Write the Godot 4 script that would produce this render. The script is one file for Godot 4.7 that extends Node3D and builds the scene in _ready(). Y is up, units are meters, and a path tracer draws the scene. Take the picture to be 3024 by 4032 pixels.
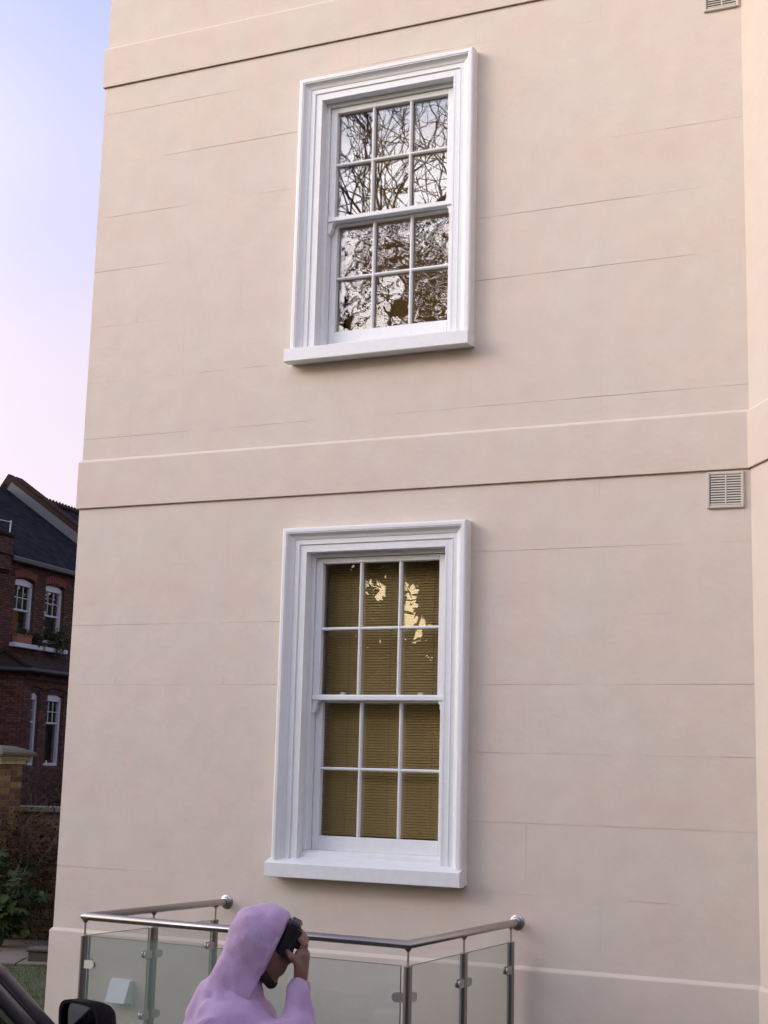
extends Node3D

# ---------------------------------------------------------------- mesh builder
class MB:
	var v := PackedVector3Array()
	var n := PackedVector3Array()

	func tri(a: Vector3, b: Vector3, c: Vector3, na: Vector3, nb: Vector3, nc: Vector3) -> void:
		if (b - a).cross(c - a).dot(na + nb + nc) > 0.0:
			v.append(a); v.append(c); v.append(b)
			n.append(na); n.append(nc); n.append(nb)
		else:
			v.append(a); v.append(b); v.append(c)
			n.append(na); n.append(nb); n.append(nc)

	func ftri(a: Vector3, b: Vector3, c: Vector3, towards: Vector3) -> void:
		var g := (b - a).cross(c - a)
		if g.length_squared() < 1e-18:
			return
		g = g.normalized()
		if g.dot(towards) < 0.0:
			g = -g
		tri(a, b, c, g, g, g)

	func fquad(a: Vector3, b: Vector3, c: Vector3, d: Vector3, towards: Vector3) -> void:
		ftri(a, b, c, towards)
		ftri(a, c, d, towards)

	func box(c: Vector3, s: Vector3, ch := 0.0, b := Basis.IDENTITY) -> void:
		var h := s * 0.5
		ch = minf(ch, minf(h.x, minf(h.y, h.z)) * 0.9)
		if ch <= 0.0:
			for ax in 3:
				for sg in [-1.0, 1.0]:
					var u := Vector3.ZERO
					var w := Vector3.ZERO
					var m := Vector3.ZERO
					m[ax] = sg * h[ax]
					u[(ax + 1) % 3] = h[(ax + 1) % 3]
					w[(ax + 2) % 3] = h[(ax + 2) % 3]
					fquad(c + b * (m - u - w), c + b * (m + u - w), c + b * (m + u + w), c + b * (m - u + w), b * m)
			return
		var k := h - Vector3(ch, ch, ch)
		for ax in 3:
			for sg in [-1.0, 1.0]:
				var u := Vector3.ZERO
				var w := Vector3.ZERO
				var m := Vector3.ZERO
				m[ax] = sg * h[ax]
				u[(ax + 1) % 3] = k[(ax + 1) % 3]
				w[(ax + 2) % 3] = k[(ax + 2) % 3]
				fquad(c + b * (m - u - w), c + b * (m + u - w), c + b * (m + u + w), c + b * (m - u + w), b * m)
		for ax in 3:
			var a1 := (ax + 1) % 3
			var a2 := (ax + 2) % 3
			for s1 in [-1.0, 1.0]:
				for s2 in [-1.0, 1.0]:
					var p := Vector3.ZERO
					p[a1] = s1 * h[a1]; p[a2] = s2 * k[a2]
					var q := Vector3.ZERO
					q[a1] = s1 * k[a1]; q[a2] = s2 * h[a2]
					var e := Vector3.ZERO
					e[ax] = k[ax]
					var o := Vector3.ZERO
					o[a1] = s1; o[a2] = s2
					fquad(c + b * (p - e), c + b * (p + e), c + b * (q + e), c + b * (q - e), b * o)
		for sx in [-1.0, 1.0]:
			for sy in [-1.0, 1.0]:
				for sz in [-1.0, 1.0]:
					var o := Vector3(sx, sy, sz)
					ftri(c + b * (o * Vector3(h.x, k.y, k.z)), c + b * (o * Vector3(k.x, h.y, k.z)), c + b * (o * Vector3(k.x, k.y, h.z)), b * o)

	func frame_of(d: Vector3) -> Array:
		var u := d.cross(Vector3.UP if absf(d.y) < 0.9 else Vector3.RIGHT).normalized()
		return [u, d.cross(u).normalized()]

	func tube(p: Vector3, q: Vector3, r0: float, r1: float, sides := 8, caps := true) -> void:
		var d := (q - p).normalized()
		var f := frame_of(d)
		for i in sides:
			var a0 := TAU * i / sides
			var a1 := TAU * (i + 1) / sides
			var n0: Vector3 = f[0] * cos(a0) + f[1] * sin(a0)
			var n1: Vector3 = f[0] * cos(a1) + f[1] * sin(a1)
			tri(p + n0 * r0, p + n1 * r0, q + n1 * r1, n0, n1, n1)
			if r1 > 0.0:
				tri(p + n0 * r0, q + n1 * r1, q + n0 * r1, n0, n1, n0)
			if caps:
				ftri(p, p + n0 * r0, p + n1 * r0, -d)
				if r1 > 0.0:
					ftri(q, q + n0 * r1, q + n1 * r1, d)

	# a pipe along points; rings turn half-way at every point, so corners are mitred
	func pipe(pts: Array, rad: Array, sides := 8, caps := true) -> void:
		var rings := []
		var norms := []
		var up: Vector3 = frame_of((pts[1] - pts[0]).normalized())[0]
		for k in pts.size():
			var din: Vector3 = (pts[k] - pts[maxi(k - 1, 0)]).normalized()
			var dout: Vector3 = (pts[mini(k + 1, pts.size() - 1)] - pts[k]).normalized()
			if k == 0:
				din = dout
			if k == pts.size() - 1:
				dout = din
			var t := (din + dout).normalized()
			up = (up - din * up.dot(din)).normalized()
			var side := din.cross(up)
			var ring := []
			var nn := []
			for i in sides:
				var a := TAU * i / sides
				var m := up * cos(a) + side * sin(a)
				# push along din until the point lies in the mitre plane
				var off: Vector3 = m * float(rad[k])
				var den := din.dot(t)
				off -= din * (off.dot(t) / maxf(den, 0.3))
				ring.append(pts[k] + off)
				nn.append((m - t * m.dot(t)).normalized())
			rings.append(ring)
			norms.append(nn)
			if din.dot(dout) < 0.99999:
				up = Quaternion(din, dout) * up
		for k in pts.size() - 1:
			for i in sides:
				var j := (i + 1) % sides
				tri(rings[k][i], rings[k][j], rings[k + 1][j], norms[k][i], norms[k][j], norms[k + 1][j])
				tri(rings[k][i], rings[k + 1][j], rings[k + 1][i], norms[k][i], norms[k + 1][j], norms[k + 1][i])
		if caps:
			for i in sides:
				var j := (i + 1) % sides
				ftri(pts[0], rings[0][i], rings[0][j], pts[0] - pts[1])
				var l := pts.size() - 1
				ftri(pts[l], rings[l][i], rings[l][j], pts[l] - pts[l - 1])

	# outline in x-y, given depth along z
	func extrude(poly: PackedVector2Array, z0: float, z1: float, b := Basis.IDENTITY, o := Vector3.ZERO, back := true) -> void:
		var t := Geometry2D.triangulate_polygon(poly)
		for i in range(0, t.size(), 3):
			var p := poly[t[i]]
			var q := poly[t[i + 1]]
			var r := poly[t[i + 2]]
			ftri(o + b * Vector3(p.x, p.y, z1), o + b * Vector3(q.x, q.y, z1), o + b * Vector3(r.x, r.y, z1), b * Vector3(0, 0, z1 - z0))
			if back:
				ftri(o + b * Vector3(p.x, p.y, z0), o + b * Vector3(q.x, q.y, z0), o + b * Vector3(r.x, r.y, z0), b * Vector3(0, 0, z0 - z1))
		var ccw := not Geometry2D.is_polygon_clockwise(poly)
		for i in poly.size():
			var p := poly[i]
			var q := poly[(i + 1) % poly.size()]
			var e := (q - p)
			var m := Vector3(e.y, -e.x, 0) * (1.0 if ccw else -1.0)
			fquad(o + b * Vector3(p.x, p.y, z0), o + b * Vector3(q.x, q.y, z0), o + b * Vector3(q.x, q.y, z1), o + b * Vector3(p.x, p.y, z1), b * m)

	# profile (out, height) carried along a plan line (x, z); outside is on the left hand of -direction turned
	func plan_sweep(line: PackedVector2Array, prof: PackedVector2Array) -> void:
		var st := []
		for k in line.size():
			var din := (line[k] - line[maxi(k - 1, 0)]).normalized()
			var dout := (line[mini(k + 1, line.size() - 1)] - line[k]).normalized()
			if k == 0: din = dout
			if k == line.size() - 1: dout = din
			var n0 := Vector2(-din.y, din.x)
			var n1 := Vector2(-dout.y, dout.x)
			var m := (n0 + n1).normalized()
			m /= maxf(m.dot(n0), 0.3)
			st.append(m)
		for k in line.size() - 1:
			var dir := (line[k + 1] - line[k]).normalized()
			var nn := Vector2(-dir.y, dir.x)
			for i in prof.size() - 1:
				var a := prof[i]
				var b := prof[i + 1]
				var pa: Vector2 = line[k] + st[k] * a.x
				var pb: Vector2 = line[k] + st[k] * b.x
				var qa: Vector2 = line[k + 1] + st[k + 1] * a.x
				var qb: Vector2 = line[k + 1] + st[k + 1] * b.x
				var e := b - a
				var w := Vector3(nn.x * -e.y, e.x, nn.y * -e.y)
				fquad(Vector3(pa.x, a.y, pa.y), Vector3(qa.x, a.y, qa.y), Vector3(qb.x, b.y, qb.y), Vector3(pb.x, b.y, pb.y), w)

	func lathe(prof: PackedVector2Array, sides: int, o := Vector3.ZERO, b := Basis.IDENTITY) -> void:
		for i in prof.size() - 1:
			var p := prof[i]
			var q := prof[i + 1]
			var e := (q - p).normalized()
			for k in sides:
				var a0 := TAU * k / sides
				var a1 := TAU * (k + 1) / sides
				var r0 := Vector3(cos(a0), 0, sin(a0))
				var r1 := Vector3(cos(a1), 0, sin(a1))
				var m0 := b * (r0 * e.y - Vector3.UP * e.x)
				var m1 := b * (r1 * e.y - Vector3.UP * e.x)
				var A := o + b * (r0 * p.x + Vector3.UP * p.y)
				var B := o + b * (r1 * p.x + Vector3.UP * p.y)
				var C := o + b * (r1 * q.x + Vector3.UP * q.y)
				var D := o + b * (r0 * q.x + Vector3.UP * q.y)
				if p.x > 1e-6: tri(A, B, C, m0, m1, m1)
				if q.x > 1e-6: tri(A, C, D, m0, m1, m0)

	func mesh() -> ArrayMesh:
		var a := []
		a.resize(Mesh.ARRAY_MAX)
		a[Mesh.ARRAY_VERTEX] = v
		a[Mesh.ARRAY_NORMAL] = n
		var uv := PackedVector2Array()
		uv.resize(v.size())
		for i in v.size():
			uv[i] = Vector2(v[i].x, v[i].y)
		a[Mesh.ARRAY_TEX_UV] = uv
		var m := ArrayMesh.new()
		m.add_surface_from_arrays(Mesh.PRIMITIVE_TRIANGLES, a)
		return m

# ---------------------------------------------------------------- nodes
var taken := {}

func numbered(s: String) -> String:
	var k: int = taken.get(s, -1) + 1
	taken[s] = k
	return s if k == 0 else "%s_%03d" % [s, k]

func tag(o: Node, label: String, category: String, group := "", kind := "") -> void:
	o.set_meta("label", label)
	o.set_meta("category", category)
	if group: o.set_meta("group", group)
	if kind: o.set_meta("kind", kind)

func thing(called: String, label: String, category: String, at := Vector3.ZERO, turn := 0.0, group := "") -> Node3D:
	var o := Node3D.new()
	o.name = numbered(called)
	add_child(o)
	o.position = at
	o.rotation.y = turn
	tag(o, label, category, group)
	return o

func part(called: String, m: Variant, mat: Material, parent: Node, at := Vector3.ZERO, kind := "") -> MeshInstance3D:
	var o := MeshInstance3D.new()
	o.mesh = m.mesh() if m is MB else m
	o.material_override = mat
	o.position = at
	var key := str(parent.get_instance_id()) + called
	var k: int = taken.get(key, -1) + 1
	taken[key] = k
	o.name = called if k == 0 else "%s_%03d" % [called, k]
	parent.add_child(o, true)
	if kind: o.set_meta("kind", kind)
	return o

func solo(called: String, m: Variant, mat: Material, label: String, category: String, at := Vector3.ZERO, group := "") -> MeshInstance3D:
	var o := part(numbered(called), m, mat, self, at)
	tag(o, label, category, group)
	return o

func struct(called: String, m: Variant, mat: Material) -> MeshInstance3D:
	var o := part(numbered(called), m, mat, self)
	o.set_meta("kind", "structure")
	return o

func many(called: String, mesh: Mesh, mat: Material, xf: Array, parent: Node, tints := []) -> MultiMeshInstance3D:
	var mm := MultiMesh.new()
	mm.transform_format = MultiMesh.TRANSFORM_3D
	mm.use_colors = not tints.is_empty()
	mm.mesh = mesh
	mm.instance_count = xf.size()
	for i in xf.size():
		mm.set_instance_transform(i, xf[i])
		if tints: mm.set_instance_color(i, tints[i])
	var o := MultiMeshInstance3D.new()
	o.multimesh = mm
	o.material_override = mat
	o.name = called
	o.set_meta("kind", "stuff")
	parent.add_child(o, true)
	return o

# ---------------------------------------------------------------- materials
func lin(r: float, g: float, b: float) -> Color:
	return Color(r, g, b).linear_to_srgb()

func mat(r: float, g: float, b: float, rough := 0.8, metal := 0.0) -> StandardMaterial3D:
	var m := StandardMaterial3D.new()
	m.albedo_color = lin(r, g, b)
	m.roughness = rough
	m.metallic = metal
	return m

func noise_tex(freq: float, oct: int, sd: int, lo: Color, hi: Color, size := 512, mid := 0.5) -> NoiseTexture2D:
	var f := FastNoiseLite.new()
	f.seed = sd
	f.frequency = freq
	f.fractal_octaves = oct
	f.fractal_gain = 0.55
	var t := NoiseTexture2D.new()
	t.width = size
	t.height = size
	t.seamless = true
	t.noise = f
	var g := Gradient.new()
	g.offsets = PackedFloat32Array([0.0, mid, 1.0])
	g.colors = PackedColorArray([lo, lo.lerp(hi, 0.5), hi])
	t.color_ramp = g
	return t

func mottled(r: float, g: float, b: float, spread: float, freq: float, scale: float, rough := 0.85, sd := 1, bump := 0.0, world := true) -> StandardMaterial3D:
	var m := mat(1, 1, 1, rough)
	m.albedo_texture = noise_tex(freq, 5, sd, lin(r * (1 - spread), g * (1 - spread), b * (1 - spread)), lin(r * (1 + spread), g * (1 + spread), b * (1 + spread)))
	m.uv1_triplanar = true
	m.uv1_world_triplanar = world
	m.uv1_scale = Vector3.ONE * scale
	if bump > 0.0:
		m.heightmap_enabled = true
		m.heightmap_scale = bump
		m.heightmap_texture = noise_tex(freq * 1.7, 4, sd + 50, Color.BLACK, Color.WHITE)
	return m

var M := {}

func make_materials() -> void:
	M.stucco = mottled(0.655, 0.595, 0.517, 0.036, 0.012, 0.5, 0.9, 3, 0.25)
	var warm := noise_tex(0.012, 3, 9, Color(1.0, 0.962, 0.95), Color(0.985, 0.985, 0.975), 256)
	M.stucco.detail_enabled = true
	M.stucco.detail_blend_mode = BaseMaterial3D.BLEND_MODE_MUL
	M.stucco.detail_albedo = warm
	M.stucco.detail_uv_layer = BaseMaterial3D.DETAIL_UV_1
	M.paint = mottled(0.73, 0.745, 0.745, 0.03, 0.02, 1.5, 0.38, 5, 0.06)
	M.paint_shade = mottled(0.70, 0.69, 0.66, 0.03, 0.02, 1.5, 0.45, 6)
	M.vent = mottled(0.56, 0.51, 0.44, 0.03, 0.02, 2.0, 0.6, 7)
	M.gap = mat(0.07, 0.05, 0.042, 0.9)
	M.room = mottled(0.16, 0.12, 0.08, 0.1, 0.02, 0.5, 0.95, 8)
	M.slat = mottled(0.375, 0.27, 0.10, 0.08, 0.03, 2.0, 0.5, 11)
	M.roller = mottled(0.10, 0.058, 0.015, 0.08, 0.05, 3.0, 0.9, 12)
	M.slat.metallic_specular = 0.25
	M.roller.metallic_specular = 0.1
	M.cord = mat(0.24, 0.165, 0.06, 0.9)
	M.steel = mat(0.45, 0.43, 0.41, 0.33, 1.0)
	M.steel_dark = mat(0.26, 0.25, 0.235, 0.36, 1.0)
	M.polish = mat(0.72, 0.69, 0.68, 0.12, 1.0)
	M.rubber = mat(0.02, 0.02, 0.02, 0.7)
	M.cream = mat(0.72, 0.68, 0.56, 0.4)
	M.glass = mat(0.1, 0.11, 0.11, 0.0)
	M.glass.albedo_color.a = 0.004
	M.glass.transparency = BaseMaterial3D.TRANSPARENCY_ALPHA
	M.rail_glass = mat(0.27, 0.385, 0.315, 0.02)
	M.rail_glass.albedo_color.a = 0.19
	M.rail_glass.transparency = BaseMaterial3D.TRANSPARENCY_ALPHA
	M.glass_edge = mat(0.10, 0.16, 0.14, 0.2)
	M.pvc = mat(0.74, 0.78, 0.80, 0.35)

# ---------------------------------------------------------------- sky
const GLOW := Vector3(-0.75, 0.0, 0.661)

func sky_color(d: Vector3, cloud: FastNoiseLite) -> Color:
	var el := rad_to_deg(asin(clampf(d.y, -1, 1)))
	var flat := Vector3(d.x, 0, d.z)
	var w := 0.0
	if flat.length() > 1e-4:
		w = smoothstep(-0.1, 1.0, flat.normalized().dot(GLOW))
	el = maxf(el, 0.0)
	var east := [[0.0, Vector3(0.96, 0.80, 0.86)], [9.0, Vector3(0.98, 0.86, 0.96)], [14.0, Vector3(0.93, 0.83, 0.97)], [21.0, Vector3(0.75, 0.745, 1.0)], [30.0, Vector3(0.59, 0.655, 1.04)], [55.0, Vector3(0.42, 0.48, 0.84)], [90.0, Vector3(0.40, 0.46, 0.80)]]
	var west := [[0.0, Vector3(4.9, 3.4, 1.5)], [9.0, Vector3(4.9, 4.0, 2.5)], [15.0, Vector3(4.8, 4.3, 4.0)], [20.0, Vector3(5.5, 5.1, 5.3)], [23.0, Vector3(6.0, 5.9, 6.2)], [28.0, Vector3(3.0, 3.1, 4.0)], [55.0, Vector3(0.72, 0.80, 1.2)], [90.0, Vector3(0.40, 0.46, 0.80)]]
	var c := Vector3.ZERO
	for set in [[east, 1.0 - w], [west, w]]:
		var t: Array = set[0]
		for i in t.size() - 1:
			if el >= t[i][0] and el <= t[i + 1][0]:
				var k: float = smoothstep(0, 1, (el - t[i][0]) / (t[i + 1][0] - t[i][0]))
				var a: Vector3 = t[i][1]
				c += a.lerp(t[i + 1][1], k) * float(set[1])
				break
	var nz := cloud.get_noise_3d(d.x * 60.0, d.y * 190.0, d.z * 60.0)
	var puff := smoothstep(0.02, 0.6, nz) * smoothstep(4.0, 14.0, el) * (1.0 - smoothstep(30.0, 60.0, el))
	c = c.lerp(Vector3(1.0, 0.90, 0.98) * (1.0 + 1.3 * w), puff * 0.28)
	return Color(c.x, c.y, c.z)

func make_sky() -> void:
	var cloud := FastNoiseLite.new()
	cloud.seed = 21
	cloud.frequency = 0.018
	cloud.fractal_octaves = 5
	var W := 640
	var H := 320
	var im := Image.create(W, H, false, Image.FORMAT_RGBF)
	for y in H:
		var th := PI * (y + 0.5) / H
		for x in W:
			var ph := TAU * (x + 0.5) / W
			im.set_pixel(x, y, sky_color(Vector3(sin(ph) * sin(th), cos(th), -cos(ph) * sin(th)), cloud))
	var pm := PanoramaSkyMaterial.new()
	pm.panorama = ImageTexture.create_from_image(im)
	var sky := Sky.new()
	sky.sky_material = pm
	var e := Environment.new()
	e.background_mode = Environment.BG_SKY
	e.sky = sky
	e.background_energy_multiplier = 1.0
	e.tonemap_mode = Environment.TONE_MAPPER_LINEAR
	e.tonemap_exposure = 1.0
	e.sdfgi_enabled = true
	e.ssao_enabled = true
	e.ssil_enabled = true
	var we := WorldEnvironment.new()
	we.name = "world_environment"
	we.environment = e
	add_child(we)
	var sun := DirectionalLight3D.new()
	sun.name = "sun"
	sun.light_color = Color(1.0, 0.93, 0.88)
	sun.light_energy = 0.43
	sun.light_angular_distance = 26.0
	sun.shadow_enabled = true
	add_child(sun)
	var towards := Vector3(GLOW.x * cos(deg_to_rad(20)), sin(deg_to_rad(20)), GLOW.z * cos(deg_to_rad(20)))
	sun.look_at_from_position(towards * 50.0, Vector3.ZERO)

# ---------------------------------------------------------------- main building
const INNER := 4.68           # where the canted bay starts
const BAY := Vector2(0.553, 0.833)
var plan := PackedVector2Array()
var house: Node3D

func block_poly(x0: float, x1: float, y0: float, y1: float, nz: FastNoiseLite, ends: Vector2) -> PackedVector2Array:
	var p := PackedVector2Array()
	var step := 0.07
	var g := func(x: float, y: float, horizontal: bool) -> float:
		var a := nz.get_noise_3d(x * 1.0, y * 7.0, 0.0 if horizontal else 40.0) + 0.35 * nz.get_noise_3d(x * 9.0, y * 9.0, 77.0)
		var k := clampf(a * (2.5 if horizontal else 1.8) + (0.30 if horizontal else 0.24), 0.03, 1.0)
		if horizontal: k *= 0.72 if y < 400.0 else 1.1
		if not horizontal: k = k * 0.32 if x > 3.0 else clampf(k * 1.2 + 0.45, 0.0, 1.35)
		return k * 0.0013 + 0.00005
	var nx := maxi(2, int((x1 - x0) / step))
	var ny := maxi(2, int((y1 - y0) / step))
	for i in nx:
		var x := lerpf(x0, x1, float(i) / nx)
		p.append(Vector2(x + (g.call(x0, y0, false) * ends.x if i == 0 else 0.0), y0 + g.call(x, roundf(y0 * 100.0), true)))
	for i in ny:
		var y := lerpf(y0, y1, float(i) / ny)
		p.append(Vector2(x1 - g.call(roundf(x1 * 40.0), y, false) * ends.y, y + (g.call(x1, roundf(y0 * 100.0), true) if i == 0 else 0.0)))
	for i in nx:
		var x := lerpf(x1, x0, float(i) / nx)
		p.append(Vector2(x - (g.call(roundf(x1 * 40.0), y1, false) * ends.y if i == 0 else 0.0), y1 - g.call(x, roundf(y1 * 100.0), true)))
	for i in ny:
		var y := lerpf(y1, y0, float(i) / ny)
		p.append(Vector2(x0 + g.call(roundf(x0 * 40.0), y, false) * ends.x, y - (g.call(x0, roundf(y1 * 100.0), true) if i == 0 else 0.0)))
	return p

func rect_poly(x0: float, y0: float, x1: float, y1: float) -> PackedVector2Array:
	return PackedVector2Array([Vector2(x0, y0), Vector2(x1, y0), Vector2(x1, y1), Vector2(x0, y1)])

func build_house() -> void:
	house = thing("stucco_house", "cream stucco house with scored blocks, plain bands and two white sash windows", "house")
	var p2 := Vector2(INNER, 0) + BAY * 1.6
	plan = PackedVector2Array([Vector2(0, -9), Vector2(0, 0), Vector2(INNER, 0), p2, Vector2(p2.x + 2.6, p2.y)])
	# shell: a thick wall with two openings, then the rest of the box, floors and roof
	var wx := [1.835, 2.825]
	var wy := [1.56, 3.565, 4.885, 6.705]
	var sh := MB.new()
	var zf := -0.007
	var zb := -0.42
	var slab := func(x0, x1, y0, y1): sh.box(Vector3((x0 + x1) / 2, (y0 + y1) / 2, (zf + zb) / 2), Vector3(x1 - x0, y1 - y0, zf - zb))
	slab.call(0.0, wx[0], 0.0, 9.6)
	slab.call(wx[1], INNER, 0.0, 9.6)
	slab.call(wx[0], wx[1], 0.0, wy[0])
	slab.call(wx[0], wx[1], wy[1], wy[2])
	slab.call(wx[0], wx[1], wy[3], 9.6)
	part("wall", sh, M.stucco, house)
	var side := MB.new()
	side.box(Vector3(0.2, 4.8, -4.71), Vector3(0.4, 9.6, 8.58))
	side.box(Vector3(3.9, 4.8, -8.8), Vector3(6.99, 9.6, 0.4))
	side.box(Vector3(7.6, 4.8, -3.84), Vector3(0.4, 9.6, 10.3))
	part("side_wall", side, M.stucco, house)
	var rm := MB.new()
	rm.box(Vector3(3.9, 9.75, -3.9), Vector3(8.2, 0.28, 10.6))
	part("roof", rm, M.room, house)
	var fl := MB.new()
	fl.box(Vector3(3.9, 4.15, -4.5), Vector3(7.0, 0.3, 8.1))
	fl.box(Vector3(3.9, 0.25, -4.5), Vector3(7.0, 0.3, 8.1))
	fl.box(Vector3(3.9, 4.8, -3.2), Vector3(6.9, 9.2, 0.12))
	part("inner_floor", fl, M.room, house)
	# the canted bay
	var bw := MB.new()
	var a := Vector3(INNER, 0, 0)
	var c := Vector3(p2.x, 0, p2.y)
	var bn := Vector3(-BAY.y, 0, BAY.x)
	for seg in [[a, c, bn], [c, c + Vector3(2.6, 0, 0), Vector3(0, 0, 1)]]:
		var s0: Vector3 = seg[0]
		var s1: Vector3 = seg[1]
		var m: Vector3 = seg[2]
		var dir := (s1 - s0).normalized()
		bw.box((s0 + s1) / 2 - m * 0.15 + Vector3(0, 4.8, 0), Vector3(s0.distance_to(s1), 9.6, 0.3), 0.0, Basis(dir, Vector3.UP, dir.cross(Vector3.UP)))
	part("bay_wall", bw, M.stucco, house)
	# lined-out stucco: every block its own slab, 7 mm proud of the backing, with hairline joints
	var nz := FastNoiseLite.new()
	nz.seed = 4
	nz.frequency = 0.35
	nz.fractal_octaves = 3
	var rows := [1.077, 1.481, 1.890, 2.297, 2.704, 3.113, 3.519, 3.940, 4.290, 4.444, 4.856, 5.274, 5.694, 6.107, 6.518, 6.918, 7.136, 7.455, 7.87, 8.29, 8.70, 9.11, 9.6]
	var odd := [true, false, true, true, false, true, false, true, true, true, false, true, false, true, false, true, true, false, true, false, true, false]
	odd[0] = true; odd[1] = false; odd[2] = true; odd[3] = false; odd[4] = true; odd[5] = false
	odd[6] = true
	odd[8] = true; odd[9] = true; odd[10] = false; odd[11] = true; odd[12] = false; odd[13] = true; odd[14] = false; odd[15] = true
	odd[17] = false; odd[18] = true; odd[19] = false
	var arch := [rect_poly(1.76, 1.55, 2.90, 3.64), rect_poly(1.76, 4.88, 2.90, 6.78)]
	for r in rows.size() - 1:
		if r == 7 or r == 16:
			continue
		var first := (0.395 if odd[r] else 0.80) + (0.0 if rows[r] > 4 else -0.012)
		var xs := [0.0]
		for k in 6:
			var x := first + 0.8513 * k
			if x < INNER - 0.1: xs.append(x)
		xs.append(INNER)
		for i in xs.size() - 1:
			var polys := [block_poly(xs[i], xs[i + 1], rows[r], rows[r + 1], nz, Vector2(0.0 if i == 0 else 1.0, 0.0 if i == xs.size() - 2 else 1.0))]
			for h in arch:
				var next := []
				for q in polys:
					for piece in Geometry2D.clip_polygons(q, h):
						next.append(piece)
				polys = next
			var mb := MB.new()
			for q in polys:
				if q.size() > 2:
					mb.extrude(q, zf, 0.0, Basis.IDENTITY, Vector3.ZERO, false)
			if mb.v.size():
				part("stucco_block", mb, M.stucco, house)
	# bands and plinth run round the corner and on to the bay
	for y in [[3.941, 4.275], [7.137, 7.442]]:
		var b := MB.new()
		b.plan_sweep(plan, PackedVector2Array([Vector2(-0.006, y[0] - 0.004), Vector2(-0.004, y[0] - 0.004), Vector2(-0.004, y[0] + 0.02), Vector2(0.011, y[0] + 0.02), Vector2(0.011, y[0]), Vector2(0.016, y[0]), Vector2(0.018, y[0] + 0.003), Vector2(0.018, y[1] - 0.004), Vector2(0.015, y[1] + 0.004), Vector2(0.0, y[1] + 0.017), Vector2(-0.006, y[1] + 0.017)]))
		part("string_course", b, M.stucco, house)
	var pl := MB.new()
	pl.plan_sweep(plan, PackedVector2Array([Vector2(0.017, 0.0), Vector2(0.017, 1.058), Vector2(0.014, 1.065), Vector2(0.0, 1.081), Vector2(-0.006, 1.081)]))
	part("plinth", pl, M.stucco, house)
	sash_window(1.668, 3.562, 1.593, 2.643, 3.49, 1.757, 2.597, 3.065, 2.178, true)
	sash_window(4.915, 6.702, 4.915, 5.875, 6.627, 5.075, 5.826, 6.25, 5.452, false)

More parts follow.
